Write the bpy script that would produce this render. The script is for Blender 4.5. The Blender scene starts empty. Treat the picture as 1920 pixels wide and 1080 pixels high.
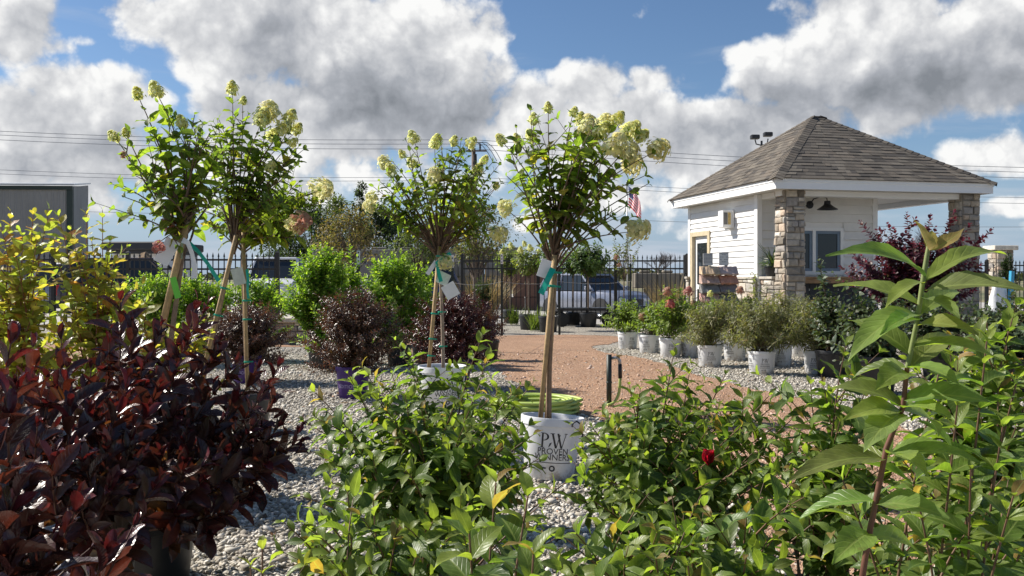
import bpy, bmesh, math, random
import numpy as np
from mathutils import Vector, Matrix, Quaternion
sc = bpy.context.scene
COL = sc.collection
R = math.radians
PI = math.pi
rnd = random.Random(11)

# ------------------------------------------------------------------ camera
CAM_H = 1.1
F = 1700.0                       # focal length in photograph pixels (1920 wide)
cd = bpy.data.cameras.new('camera')
cam = bpy.data.objects.new('camera', cd)
COL.objects.link(cam)
cam.location = (0, 0, CAM_H)
cam.rotation_euler = (R(90), 0, 0)
cd.sensor_width = 36.0
cd.lens = 36.0 * F / 1920.0
cd.shift_y = -20.0 / 1920.0
cd.clip_start = 0.05
cd.clip_end = 6000
sc.camera = cam

def P(px, py, d):                # photograph pixel + distance -> point in the world (metres)
    return Vector(((px - 960) / F * d, d, CAM_H - (py - 520) / F * d))
def G(px, py):                   # pixel of a point lying on the yard
    return P(px, py, CAM_H * F / (py - 520.0))

# ------------------------------------------------------------------ sun, sky, exposure
SUN_EL = R(40)
SUN_AZ = R(-69)                  # clockwise from +Y
SUN = Vector((math.sin(SUN_AZ) * math.cos(SUN_EL), math.cos(SUN_AZ) * math.cos(SUN_EL), math.sin(SUN_EL)))
ld = bpy.data.lights.new('sun', 'SUN')
ld.energy = 5.0
ld.angle = R(0.5)
ld.color = (1.0, 0.94, 0.85)
sun = bpy.data.objects.new('sun', ld)
COL.objects.link(sun)
sun.rotation_euler = (-SUN).to_track_quat('-Z', 'Y').to_euler()
sun.location = (-20, 8, 25)

sc.view_settings.view_transform = 'Standard'
sc.view_settings.look = 'None'
sc.view_settings.exposure = 0.6
sc.view_settings.gamma = 1.0
sc.cycles.max_bounces = 6
sc.cycles.transparent_max_bounces = 6
sc.cycles.caustics_reflective = False
sc.cycles.caustics_refractive = False

class NT:
    """small helper for node trees"""
    def __init__(s, tree):
        s.t = tree
    def n(s, kind, **kw):
        nd = s.t.nodes.new(kind)
        for k, v in kw.items():
            setattr(nd, k, v)
        return nd
    def lk(s, a, b):
        s.t.links.new(a, b)
    def put(s, sock, v):
        if hasattr(v, 'is_output'):
            s.lk(v, sock)
        elif v is not None:
            sock.default_value = v
    def m(s, op, a, b=None, c=None, clamp=False):
        nd = s.n('ShaderNodeMath', operation=op, use_clamp=clamp)
        s.put(nd.inputs[0], a); s.put(nd.inputs[1], b); s.put(nd.inputs[2], c)
        return nd.outputs[0]
    def vm(s, op, a, b=None, out=0):
        nd = s.n('ShaderNodeVectorMath', operation=op)
        s.put(nd.inputs[0], a)
        if b is not None: s.put(nd.inputs[1], b)
        return nd.outputs['Value'] if out == 'v' else nd.outputs[0]
    def mr(s, v, a, b, c=0.0, d=1.0, kind='SMOOTHSTEP'):
        nd = s.n('ShaderNodeMapRange', interpolation_type=kind)
        for i, x in enumerate((v, a, b, c, d)):
            s.put(nd.inputs[i], x)
        return nd.outputs[0]
    def mix(s, f, a, b, mode='MIX'):
        nd = s.n('ShaderNodeMix', data_type='RGBA', blend_type=mode)
        s.put(nd.inputs[0], f); s.put(nd.inputs[6], a); s.put(nd.inputs[7], b)
        return nd.outputs[2]
    def noise(s, vec, scale, detail=4.0, rough=0.55, dist=0.0):
        nd = s.n('ShaderNodeTexNoise')
        if vec is not None: s.lk(vec, nd.inputs['Vector'])
        nd.inputs['Scale'].default_value = scale
        nd.inputs['Detail'].default_value = detail
        nd.inputs['Roughness'].default_value = rough
        nd.inputs['Distortion'].default_value = dist
        return nd.outputs[0]

world = bpy.data.worlds.new('World')
sc.world = world
world.use_nodes = True
def build_world():
    t = NT(world.node_tree)
    world.node_tree.nodes.clear()
    out = t.n('ShaderNodeOutputWorld')
    bg = t.n('ShaderNodeBackground')
    bg.inputs['Strength'].default_value = 0.068
    t.lk(bg.outputs[0], out.inputs[0])
    sky = t.n('ShaderNodeTexSky', sky_type='NISHITA', sun_disc=False)
    sky.sun_elevation = SUN_EL
    sky.sun_rotation = SUN_AZ % (2 * PI)
    sky.altitude = 300
    sky.air_density = 1.0
    sky.dust_density = 0.3
    sky.ozone_density = 5.5
    tc = t.n('ShaderNodeTexCoord')
    d = tc.outputs['Generated']
    # clouds: soft blobs laid out over the sky directions + fractal noise
    def c(px, py, rx, ry, s=1.0):
        v = Vector(((px - 960) / F, 1, (520 - py) / F)); L = v.length
        return (v.x / L, v.z / L, rx / F, ry / F, s)
    blobs = [
        c(5, 40, 75, 70, .95), c(95, 85, 45, 18, .62), c(165, 78, 35, 14, .55),
        c(40, 225, 150, 65, 1.0), c(180, 185, 115, 66, 1.05), c(130, 290, 230, 75, .95), c(320, 290, 80, 55, .8),
        c(290, 45, 75, 60, .85), c(420, 60, 130, 105, 1.0), c(600, 70, 190, 130, 1.25), c(760, 90, 170, 120, 1.2),
        c(640, 215, 240, 95, 1.2), c(900, 60, 70, 55, .85), c(930, 140, 45, 70, .7), c(860, 210, 150, 75, 1.0),
        c(1000, 225, 140, 85, 1.0), c(1090, 165, 85, 50, .95), c(1180, 250, 170, 70, 1.25), c(1330, 290, 170, 65, 1.25), c(1500, 320, 150, 50, 1.0), c(1150, 370, 180, 36, .9), c(1380, 390, 120, 30, .8), c(1230, 150, 60, 28, .7), c(1200, 190, 90, 30, .75), c(1100, 290, 210, 70, .85), c(1260, 230, 110, 55, .85),
        c(700, 330, 260, 45, .7),
        c(1400, 245, 200, 60, 1.2), c(1450, 165, 80, 50, .85), c(1570, 120, 150, 80, 1.1), c(1760, 120, 200, 105, 1.3), c(1660, 10, 160, 70, 1.0), c(1900, 60, 170, 120, 1.2),
        c(1385, 100, 45, 22, .55), c(1870, 290, 85, 45, 1.0), c(1900, 385, 50, 18, .75), c(1540, 290, 60, 30, .6),
        c(1150, 335, 220, 40, .6), c(1290, 330, 130, 50, .7), c(480, 380, 240, 40, .6), c(190, 380, 110, 40, .6), c(1240, 400, 90, 25, .5), c(560, 300, 120, 60, .8), c(1300, 420, 100, 28, .5), c(70, 350, 200, 40, .7), c(420, 300, 120, 50, .9), c(560, 350, 120, 40, .8), c(1640, 245, 90, 22, .6), c(1800, 235, 120, 18, .5), c(1010, 415, 50, 18, .55),
    ]
    shade = [c(150, 260, 120, 50, .5), c(130, 330, 220, 40, .45), c(700, 200, 240, 70, .8), c(560, 130, 120, 60, .35), c(840, 200, 110, 70, .5),
             c(1340, 280, 150, 45, .55), c(1760, 175, 220, 55, .95), c(1880, 130, 110, 90, .5), c(1560, 200, 160, 40, .4)]
    sx = t.n('ShaderNodeSeparateXYZ'); t.lk(d, sx.inputs[0])
    flat = t.n('ShaderNodeCombineXYZ'); t.lk(sx.outputs[0], flat.inputs[0]); t.lk(sx.outputs[2], flat.inputs[1])
    nz = t.noise(d, 12.0, 8.0, 0.55, 0.15)
    def acc_blobs(lst, vec, smooth, add=False):
        acc = None
        for (cx, cz, rx, ry, s_) in lst:
            nd = t.n('ShaderNodeVectorMath', operation='MULTIPLY_ADD')
            t.lk(vec, nd.inputs[0]); nd.inputs[1].default_value = (1 / rx, 1 / ry, 0); nd.inputs[2].default_value = (-cx / rx, -cz / ry, 0)
            q = t.vm('DOT_PRODUCT', nd.outputs[0], nd.outputs[0], out='v')
            if add:
                e = t.m('MULTIPLY', t.m('EXPONENT', t.m('MULTIPLY', q, -1.0)), s_)
                acc = e if acc is None else t.m('ADD', acc, e)
            else:
                e = t.m('MULTIPLY_ADD', q, -0.62 * s_, s_)
                acc = e if acc is None else t.m('SMOOTH_MAX', acc, e, smooth)
        return acc
    B = t.m('MAXIMUM', acc_blobs(blobs, flat.outputs[0], 0.10), -0.15)
    nf = t.m('ABSOLUTE', t.m('MULTIPLY_ADD', t.noise(d, 26.0, 4.0, 0.5), 2.0, -1.0))
    nf = t.m('ADD', t.m('MULTIPLY', nf, 1.6), 0.2)
    D0 = t.m('MULTIPLY_ADD', t.m('SUBTRACT', nf, 0.5), 0.38, t.m('MULTIPLY_ADD', t.m('SUBTRACT', nz, 0.5), 2.4, B))
    nz1 = t.noise(t.vm('ADD', d, (-0.012, 0.0, 0.020)), 12.0, 6.0, 0.5, 0.15)
    SH = acc_blobs(shade, flat.outputs[0], 0, True)
    dens = t.mr(D0, 0.20, 0.62)
    rel = t.m('ADD', t.m('SUBTRACT', nz, nz1), t.m('MULTIPLY', t.m('SUBTRACT', nf, 0.5), 0.22))
    lit = t.m('MULTIPLY_ADD', rel, 2.1, 0.92)
    lit = t.m('SUBTRACT', lit, t.m('MULTIPLY', t.mr(D0, 0.45, 1.5), 0.22))
    lit = t.m('SUBTRACT', lit, t.m('MULTIPLY', t.m('MINIMUM', SH, 1.0), 0.40), clamp=True)
    ramp = t.n('ShaderNodeValToRGB')
    cr = ramp.color_ramp
    cr.elements[0].position = 0.0; cr.elements[0].color = (2.3, 2.5, 2.8, 1)
    cr.elements[1].position = 1.0; cr.elements[1].color = (9.4, 9.4, 9.3, 1)
    e = cr.elements.new(0.4); e.color = (4.0, 4.2, 4.6, 1)
    e = cr.elements.new(0.75); e.color = (6.6, 6.7, 6.9, 1)
    t.lk(lit, ramp.inputs[0])
    # thin layered cloud low over the horizon
    st = t.vm('MULTIPLY', d, (5.0, 5.0, 34.0))
    ln = t.noise(st, 1.0, 6.0, 0.55, 0.4)
    low = t.mr(sx.outputs[2], 0.04, 0.15, 1.0, 0.0)
    band = t.m('MULTIPLY', t.mr(ln, 0.42, 0.66), low)
    streak = t.m('MULTIPLY', t.mr(ln, 0.50, 0.75), 0.28)
    air = t.mix(t.mr(sx.outputs[2], -0.02, 0.17, 0.92, 0.0), sky.outputs[0], (3.5, 4.6, 6.1, 1))
    base = t.mix(t.m('MAXIMUM', t.m('MULTIPLY', band, 0.8), streak), air, (5.6, 6.1, 6.9, 1))
    col = t.mix(dens, base, ramp.outputs[0])
    t.lk(col, bg.inputs['Color'])
build_world()

# ------------------------------------------------------------------ object helpers
def thing(name, label, cat, loc=(0, 0, 0), rz=0.0, group=None):
    o = bpy.data.objects.new(name, None)
    COL.objects.link(o)
    o.empty_display_size = 0.1
    o.location = loc
    o.rotation_euler = (0, 0, rz)
    o['label'] = label
    o['category'] = cat
    if group: o['group'] = group
    return o
def tag(o, label, cat, group=None):
    o['label'] = label; o['category'] = cat
    if group: o['group'] = group
    return o
def link(name, me, mat=None, parent=None, loc=None, rot=None, scale=None):
    o = bpy.data.objects.new(name, me)
    COL.objects.link(o)
    if mat and len(me.materials) == 0: me.materials.append(mat)
    if parent: o.parent = parent
    if loc is not None: o.location = loc
    if rot is not None: o.rotation_euler = rot
    if scale is not None: o.scale = scale
    return o

class MB:
    """collects polygons (with a colour per vertex) into one mesh"""
    def __init__(s):
        s.v = []; s.f = []; s.c = []; s.uv = None; s.smooth = False
    def add(s, verts, faces, col=(1, 1, 1)):
        k = len(s.v)
        s.v.extend([tuple(x) for x in verts])
        s.f.extend([tuple(i + k for i in f) for f in faces])
        s.c.extend([col] * len(verts))
        return s
    def box(s, x0, x1, y0, y1, z0, z1, col=(1, 1, 1), M=None):
        v = [(x, y, z) for z in (z0, z1) for y in (y0, y1) for x in (x0, x1)]
        if M is not None: v = [M @ Vector(p) for p in v]
        return s.add(v, [(0, 2, 3, 1), (4, 5, 7, 6), (0, 1, 5, 4), (2, 6, 7, 3), (0, 4, 6, 2), (1, 3, 7, 5)], col)
    def cbox(s, x0, x1, y0, y1, z0, z1, c=0.01, col=(1, 1, 1), M=None):
        """box with chamfered edges"""
        c = min(c, (x1 - x0) * .45, (y1 - y0) * .45, (z1 - z0) * .45)
        bm = bmesh.new()
        bmesh.ops.create_cube(bm, size=1.0)
        for v in bm.verts:
            v.co = Vector((x0 + (v.co.x + .5) * (x1 - x0), y0 + (v.co.y + .5) * (y1 - y0), z0 + (v.co.z + .5) * (z1 - z0)))
        bmesh.ops.bevel(bm, geom=list(bm.edges), offset=c, segments=1, affect='EDGES', profile=0.5)
        vs = [v.co.copy() for v in bm.verts]
        if M is not None: vs = [M @ p for p in vs]
        bm.verts.index_update()
        fs = [[v.index for v in f.verts] for f in bm.faces]
        bm.free()
        return s.add(vs, fs, col)
    def tube(s, pts, rad, sides=6, col=(1, 1, 1), caps=True):
        pts = [Vector(p) for p in pts]
        n = len(pts)
        if not hasattr(rad, '__len__'): rad = [rad] * n
        ref = None; vs = []
        for i in range(n):
            t = (pts[min(i + 1, n - 1)] - pts[max(i - 1, 0)])
            if t.length < 1e-9: t = Vector((0, 0, 1))
            t.normalize()
            if ref is None:
                ref = t.orthogonal().normalized()
            else:
                ref = (ref - t * ref.dot(t))
                ref = ref.normalized() if ref.length > 1e-6 else t.orthogonal().normalized()
            b = t.cross(ref)
            for k in range(sides):
                a = 2 * PI * k / sides
                vs.append(pts[i] + (ref * math.cos(a) + b * math.sin(a)) * rad[i])
        fs = [(i * sides + k, i * sides + (k + 1) % sides, (i + 1) * sides + (k + 1) % sides, (i + 1) * sides + k) for i in range(n - 1) for k in range(sides)]
        if caps:
            fs.append(tuple(range(sides))[::-1]); fs.append(tuple(range((n - 1) * sides, n * sides)))
        return s.add(vs, fs, col)
    def lathe(s, prof, seg=32, col=(1, 1, 1), M=None, close=False):
        vs = []
        for (r, z) in prof:
            for k in range(seg):
                a = 2 * PI * k / seg
                vs.append(Vector((r * math.cos(a), r * math.sin(a), z)))
        if M is not None: vs = [M @ p for p in vs]
        n = len(prof)
        fs = [(i * seg + k, i * seg + (k + 1) % seg, (i + 1) * seg + (k + 1) % seg, (i + 1) * seg + k) for i in range(n - 1) for k in range(seg)]
        return s.add(vs, fs, col)
    def prism(s, poly, y0, y1, col=(1, 1, 1), M=None):
        """poly in xz, extruded along y"""
        n = len(poly)
        v = [Vector((x, y0, z)) for x, z in poly] + [Vector((x, y1, z)) for x, z in poly]
        if M is not None: v = [M @ p for p in v]
        f = [tuple(range(n)), tuple(range(2 * n - 1, n - 1, -1))] + [(i, i + n, (i + 1) % n + n, (i + 1) % n) for i in range(n)]
        return s.add(v, f, col)
    def mesh(s, name, smooth=None):
        me = bpy.data.meshes.new(name)
        me.from_pydata(s.v, [], s.f)
        at = me.attributes.new('tint', 'FLOAT_COLOR', 'POINT')
        at.data.foreach_set('color', np.c_[np.array(s.c, dtype=np.float32).reshape(-1, 3), np.ones(len(s.c), np.float32)].ravel())
        if s.uv is not None:
            u = me.uv_layers.new(name='UVMap')
            li = np.empty(len(me.loops), np.int32); me.loops.foreach_get('vertex_index', li)
            u.data.foreach_set('uv', np.array(s.uv, np.float32)[li].ravel())
        if smooth if smooth is not None else s.smooth:
            me.polygons.foreach_set('use_smooth', [True] * len(me.polygons))
        me.update()
        return me
    def build(s, name, mat, parent=None, smooth=None, **kw):
        return link(name, s.mesh(name, smooth), mat, parent, **kw)

def soft(o, angle=40):
    me = o.data
    me.polygons.foreach_set('use_smooth', [True] * len(me.polygons))
    try: me.set_sharp_from_angle(angle=R(angle))
    except Exception: pass
    return o

# ------------------------------------------------------------------ materials
MATS = {}
def base_mat(name):
    m = bpy.data.materials.new(name); m.use_nodes = True
    nt = m.node_tree
    t = NT(nt)
    return m, t, nt.nodes['Principled BSDF'], nt.nodes['Material Output']
def paint(name, col, rough=0.5, metal=0.0, var=0.12, scale=6.0, bump=0.0, bscale=60.0, tinted=False, spec=0.5, coat=0.0):
    """plain surface with a little uneven colour and roughness"""
    m, t, b, out = base_mat(name)
    tc = t.n('ShaderNodeTexCoord').outputs['Object']
    n1 = t.noise(tc, scale, 5, 0.6)
    if tinted:
        a = t.n('ShaderNodeAttribute', attribute_name='tint').outputs['Color']
        c = t.mix(1.0, a, (*col, 1), 'MULTIPLY')
    else:
        c = (*col, 1)
    k = t.mr(n1, 0.3, 0.7, 1 - var, 1 + var, 'LINEAR')
    kc = t.n('ShaderNodeCombineXYZ')
    for i in range(3): t.lk(k, kc.inputs[i])
    c2 = t.mix(1.0, c, kc.outputs[0], 'MULTIPLY')
    t.lk(c2, b.inputs['Base Color'])
    t.lk(t.mr(n1, 0.3, 0.7, max(rough - .08, 0.02), min(rough + .08, 1), 'LINEAR'), b.inputs['Roughness'])
    b.inputs['Metallic'].default_value = metal
    b.inputs['Specular IOR Level'].default_value = spec
    b.inputs['Coat Weight'].default_value = coat
    if bump:
        bp = t.n('ShaderNodeBump'); bp.inputs['Strength'].default_value = bump; bp.inputs['Distance'].default_value = 0.01
        t.lk(t.noise(tc, bscale, 5, 0.65), bp.inputs['Height'])
        t.lk(bp.outputs[0], b.inputs['Normal'])
    MATS[name] = m
    return m
def leaf_mat(name, rough=0.40, trans=0.46, tcol=(1.85, 1.95, 0.62), under=1.35, vein=0.50, veincol=(0.30, 0.36, 0.12), spec=0.4, veins=9.0, bump=0.25):
    m, t, b, out = base_mat(name)
    a = t.n('ShaderNodeAttribute', attribute_name='tint').outputs['Color']
    uv = t.n('ShaderNodeUVMap', uv_map='UVMap').outputs[0]
    sx = t.n('ShaderNodeSeparateXYZ'); t.lk(uv, sx.inputs[0])
    off = t.m('ABSOLUTE', t.m('SUBTRACT', sx.outputs[0], 0.5))
    mid = t.mr(off, 0.015, 0.06, 1.0, 0.0)
    # side veins run forward from the midrib
    w = t.m('FRACT', t.m('MULTIPLY', t.m('SUBTRACT', sx.outputs[1], t.m('MULTIPLY', off, 0.45)), veins))
    sv = t.mr(t.m('ABSOLUTE', t.m('SUBTRACT', w, 0.5)), 0.0, 0.16, 1.0, 0.0)
    tc = t.n('ShaderNodeTexCoord').outputs['Object']
    nz = t.noise(tc, 35.0, 4, 0.6)
    k = t.mr(nz, 0.3, 0.7, 0.68, 1.32, 'LINEAR')
    kc = t.n('ShaderNodeCombineXYZ')
    for i in range(3): t.lk(k, kc.inputs[i])
    c = t.mix(1.0, a, kc.outputs[0], 'MULTIPLY')
    vf = t.m('MAXIMUM', t.m('MULTIPLY', mid, vein), t.m('MULTIPLY', sv, vein * 0.35))
    c = t.mix(vf, c, (*veincol, 1))
    blem = t.mr(t.noise(tc, 26.0, 5, .65), .63, .70, 0, .65)
    c = t.mix(blem, c, t.mix(0.5, c, (.20, .11, .04, 1)))
    bf = t.n('ShaderNodeNewGeometry').outputs['Backfacing']
    cu = t.mix(1.0, c, (under, under, under * 1.05, 1), 'MULTIPLY')
    c = t.mix(bf, c, cu)
    t.lk(c, b.inputs['Base Color'])
    b.inputs['Roughness'].default_value = rough
    b.inputs['Specular IOR Level'].default_value = spec
    if bump:
        bp = t.n('ShaderNodeBump'); bp.inputs['Strength'].default_value = bump; bp.inputs['Distance'].default_value = 0.004
        t.lk(t.m('SUBTRACT', nz, t.m('MULTIPLY', t.m('MAXIMUM', mid, sv), 0.6)), bp.inputs['Height'])
        t.lk(bp.outputs[0], b.inputs['Normal'])
    tr = t.n('ShaderNodeBsdfTranslucent')
    t.lk(t.mix(1.0, c, (*tcol, 1), 'MULTIPLY'), tr.inputs['Color'])
    mx = t.n('ShaderNodeMixShader'); mx.inputs[0].default_value = trans
    t.lk(b.outputs[0], mx.inputs[1]); t.lk(tr.outputs[0], mx.inputs[2])
    t.lk(mx.outputs[0], out.inputs[0])
    return m
def flower_mat(name):
    m, t, b, out = base_mat(name)
    a = t.n('ShaderNodeAttribute', attribute_name='tint').outputs['Color']
    t.lk(a, b.inputs['Base Color']); b.inputs['Roughness'].default_value = 0.6
    tr = t.n('ShaderNodeBsdfTranslucent'); t.lk(a, tr.inputs['Color'])
    mx = t.n('ShaderNodeMixShader'); mx.inputs[0].default_value = 0.6
    t.lk(b.outputs[0], mx.inputs[1]); t.lk(tr.outputs[0], mx.inputs[2]); t.lk(mx.outputs[0], out.inputs[0])
    return m

M_LEAF = leaf_mat('green_leaf')
M_GLOSS = leaf_mat('burgundy_leaf', rough=0.27, trans=0.22, tcol=(1.7, 0.95, 0.55), vein=0.25, veincol=(0.10, 0.035, 0.03), spec=0.7, under=1.2, bump=0.35)
M_TREELEAF = leaf_mat('hydrangea_leaf', trans=0.56, tcol=(2.0, 2.05, .60), rough=.45)
M_DARKLEAF = leaf_mat('dark_leaf', rough=0.4, trans=0.22, vein=0.2, spec=0.45)
M_FAR = leaf_mat('small_leaf', rough=0.5, trans=0.38, vein=0.0, bump=0.0)
M_DRY = leaf_mat('dry_blade', rough=0.6, trans=0.3, tcol=(1.1, 1.0, .8), vein=0, bump=0)
M_SMOKE = leaf_mat('purple_leaf', rough=0.45, trans=0.3, tcol=(2.2, .9, .8), vein=0.0, bump=0)
M_FLOWER = flower_mat('petal')
M_STEM = paint('green_stem', (1, 1, 1), 0.6, tinted=True, var=.25, scale=30)
M_BARK = paint('bark', (1, 1, 1), 0.8, tinted=True, var=.3, scale=40, bump=.5, bscale=120)
M_STAKE = paint('stake_wood', (.40, .27, .13), 0.75, var=.25, scale=25, bump=.3, bscale=90)
M_TIE = paint('green_tie', (.0, .30, .19), 0.5)
M_RIBBON = paint('teal_ribbon', (.0, .38, .27), 0.45, var=.08)
M_WHITEPOT = paint('white_pot', (.74, .75, .76), 0.42, var=.05, scale=9)
def dirty(m, zmax, col=(.36, .28, .20)):
    """splashed soil low on a pot"""
    t = NT(m.node_tree); b = m.node_tree.nodes['Principled BSDF']
    src = b.inputs['Base Color'].links[0].from_socket
    tc = t.n('ShaderNodeTexCoord').outputs['Object']; sx = t.n('ShaderNodeSeparateXYZ'); t.lk(tc, sx.inputs[0])
    k = t.m('MULTIPLY', t.mr(t.noise(tc, 22, 6, .7), .42, .66), t.mr(sx.outputs[2], .0, zmax, .8, 0))
    k = t.m('MAXIMUM', k, t.mr(t.noise(tc, 9, 6, .7), .62, .72, 0, .25))
    t.lk(t.mix(k, src, (*col, 1)), b.inputs['Base Color'])
dirty(M_WHITEPOT, .14)
M_BLACKPOT = paint('black_pot', (.018, .019, .022), 0.45, var=.2, scale=9, bump=.05)
M_PURPLEPOT = paint('purple_pot', (.06, .02, .17), 0.45, var=.12)
M_SOIL = paint('potting_soil', (.05, .032, .022), 0.95, var=.5, scale=60, bump=1.0, bscale=120)
M_INK = paint('black_print', (.02, .02, .025), 0.5)
M_PALEINK = paint('pale_print', (.45, .40, .62), 0.5)
M_BLACKMETAL = paint('black_metal', (.014, .014, .016), 0.4, var=.2)
M_WHITE = paint('white_paint', (.80, .80, .79), 0.5, var=.03, scale=3)
M_CARD = paint('white_card', (.78, .80, .80), 0.4, var=.05)
M_GALV = paint('galvanised', (.42, .43, .44), 0.4, metal=.7, var=.2)
M_CONC = paint('concrete', (.42, .41, .39), 0.9, tinted=True, var=.15, scale=3, bump=.3, bscale=30)

# ------------------------------------------------------------------ leaves in bulk
def prof(a, b, k=None):
    def f(s):
        w = np.power(np.clip(s, 0, 1), a) * np.power(np.clip(1 - s, 0, 1), b)
        sm = a / (a + b)
        return w / (sm ** a * (1 - sm) ** b)
    return f
PROF = {'lance': prof(.85, 1.25), 'ovate': prof(.62, .95), 'ellip': prof(.75, .65), 'round': prof(.5, .5), 'strap': prof(.25, .6)}
RES = {'hi': (13, 5), 'mid': (6, 3), 'lo': (4, 3)}
class Leaves:
    def __init__(s, profile='lance', res='mid', ripple=0.06):
        s.p = []; s.profile = profile; s.res = res; s.ripple = ripple
    def add(s, base, D, U, length, width, droop, fold, col):
        s.p.append((base[0], base[1], base[2], D[0], D[1], D[2], U[0], U[1], U[2], length, width, droop, fold, col[0], col[1], col[2]))
    def chord(s, a, b, droop, width, fold, col, up=(0, 0, 1), tw=0.0):
        a = Vector(a); b = Vector(b); c = b - a; L = c.length; D = c.normalized()
        S = D.cross(Vector(up)); S.normalize()
        S = Quaternion(D, tw) @ S
        h = droop / 2
        D0 = Quaternion(S, h) @ D
        U0 = S.cross(D0)
        ln = L * (h / math.sin(h) if abs(h) > 1e-4 else 1)
        s.add(a, D0, U0, ln, width, droop, fold, col)
    def arrays(s):
        A = np.array(s.p, dtype=np.float64)
        n = len(A)
        ns, nt_ = RES[s.res]
        rs = np.linspace(0, 1, ns)
        if s.res == 'lo': rs = np.array([0, .3, .68, 1.0])
        ts = np.linspace(-1, 1, nt_)
        w = PROF[s.profile](rs)
        w[0] = max(w[0], .05); w[-1] = .03
        if s.res == 'hi': w[1:-1] *= 1 + .05 * np.where(np.arange(1, ns - 1) % 2, 1, -1)
        B = A[:, 0:3]; D = A[:, 3:6]; U = A[:, 6:9]
        D /= np.linalg.norm(D, axis=1)[:, None] + 1e-12
        S = np.cross(D, U); S /= np.linalg.norm(S, axis=1)[:, None] + 1e-12
        U = np.cross(S, D)
        L = A[:, 9]; W = A[:, 10]; dr = A[:, 11]; fo = A[:, 12]
        dr = np.where(np.abs(dr) < 1e-3, 1e-3, dr)
        ang = dr[:, None] * rs[None]
        x = np.sin(ang) / dr[:, None]; z = (1 - np.cos(ang)) / dr[:, None]
        Ns = U[:, None, :] * np.cos(ang)[..., None] + D[:, None, :] * np.sin(ang)[..., None]
        mid = B[:, None, :] + L[:, None, None] * (D[:, None, :] * x[..., None] - U[:, None, :] * z[..., None])
        hw = .5 * W[:, None] * w[None]
        ph = (np.arange(n) * 2.399)[:, None]
        pos = np.empty((n, ns, nt_, 3))
        for j, tt in enumerate(ts):
            off = tt * hw * np.sqrt(np.clip(1 - fo[:, None] ** 2 * .5, .3, 1))
            up = abs(tt) * hw * fo[:, None]
            if s.ripple: up = up + abs(tt) * W[:, None] * s.ripple * np.sin(rs[None] * 11 + ph + tt * 1.3)
            pos[:, :, j, :] = mid + S[:, None, :] * off[..., None] + Ns * up[..., None]
        V = pos.reshape(-1, 3)
        q = []
        for i in range(ns - 1):
            for j in range(nt_ - 1):
                a = i * nt_ + j
                q.append((a, a + 1, a + nt_ + 1, a + nt_))
        q = np.array(q, np.int64)
        Fc = (q[None] + (np.arange(n) * ns * nt_)[:, None, None]).reshape(-1, 4)
        uv = np.tile(np.stack(np.meshgrid((ts + 1) / 2, rs), -1).reshape(-1, 2), (n, 1))
        C = np.repeat(A[:, 13:16], ns * nt_, axis=0)
        return V, Fc, uv, C
    def mesh(s, name):
        V, Fc, uv, C = s.arrays()
        return quad_mesh(name, V, Fc, uv, C)
    def build(s, name, mat, parent=None, **kw):
        return link(name, s.mesh(name), mat, parent, **kw)
def quad_mesh(name, V, Fc, uv=None, C=None, smooth=True):
    me = bpy.data.meshes.new(name)
    k = Fc.shape[1]
    me.vertices.add(len(V)); me.vertices.foreach_set('co', np.ascontiguousarray(V, np.float32).ravel())
    me.loops.add(len(Fc) * k); me.loops.foreach_set('vertex_index', np.ascontiguousarray(Fc, np.int32).ravel())
    me.polygons.add(len(Fc))
    me.polygons.foreach_set('loop_start', np.arange(0, len(Fc) * k, k, dtype=np.int32))
    me.polygons.foreach_set('loop_total', np.full(len(Fc), k, np.int32))
    if smooth: me.polygons.foreach_set('use_smooth', np.ones(len(Fc), bool))
    me.update(calc_edges=True)
    if uv is not None:
        u = me.uv_layers.new(name='UVMap')
        u.data.foreach_set('uv', np.ascontiguousarray(uv[Fc.ravel()], np.float32).ravel())
    if C is not None:
        at = me.attributes.new('tint', 'FLOAT_COLOR', 'POINT')
        at.data.foreach_set('color', np.c_[C, np.ones(len(C))].astype(np.float32).ravel())
    return me

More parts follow.
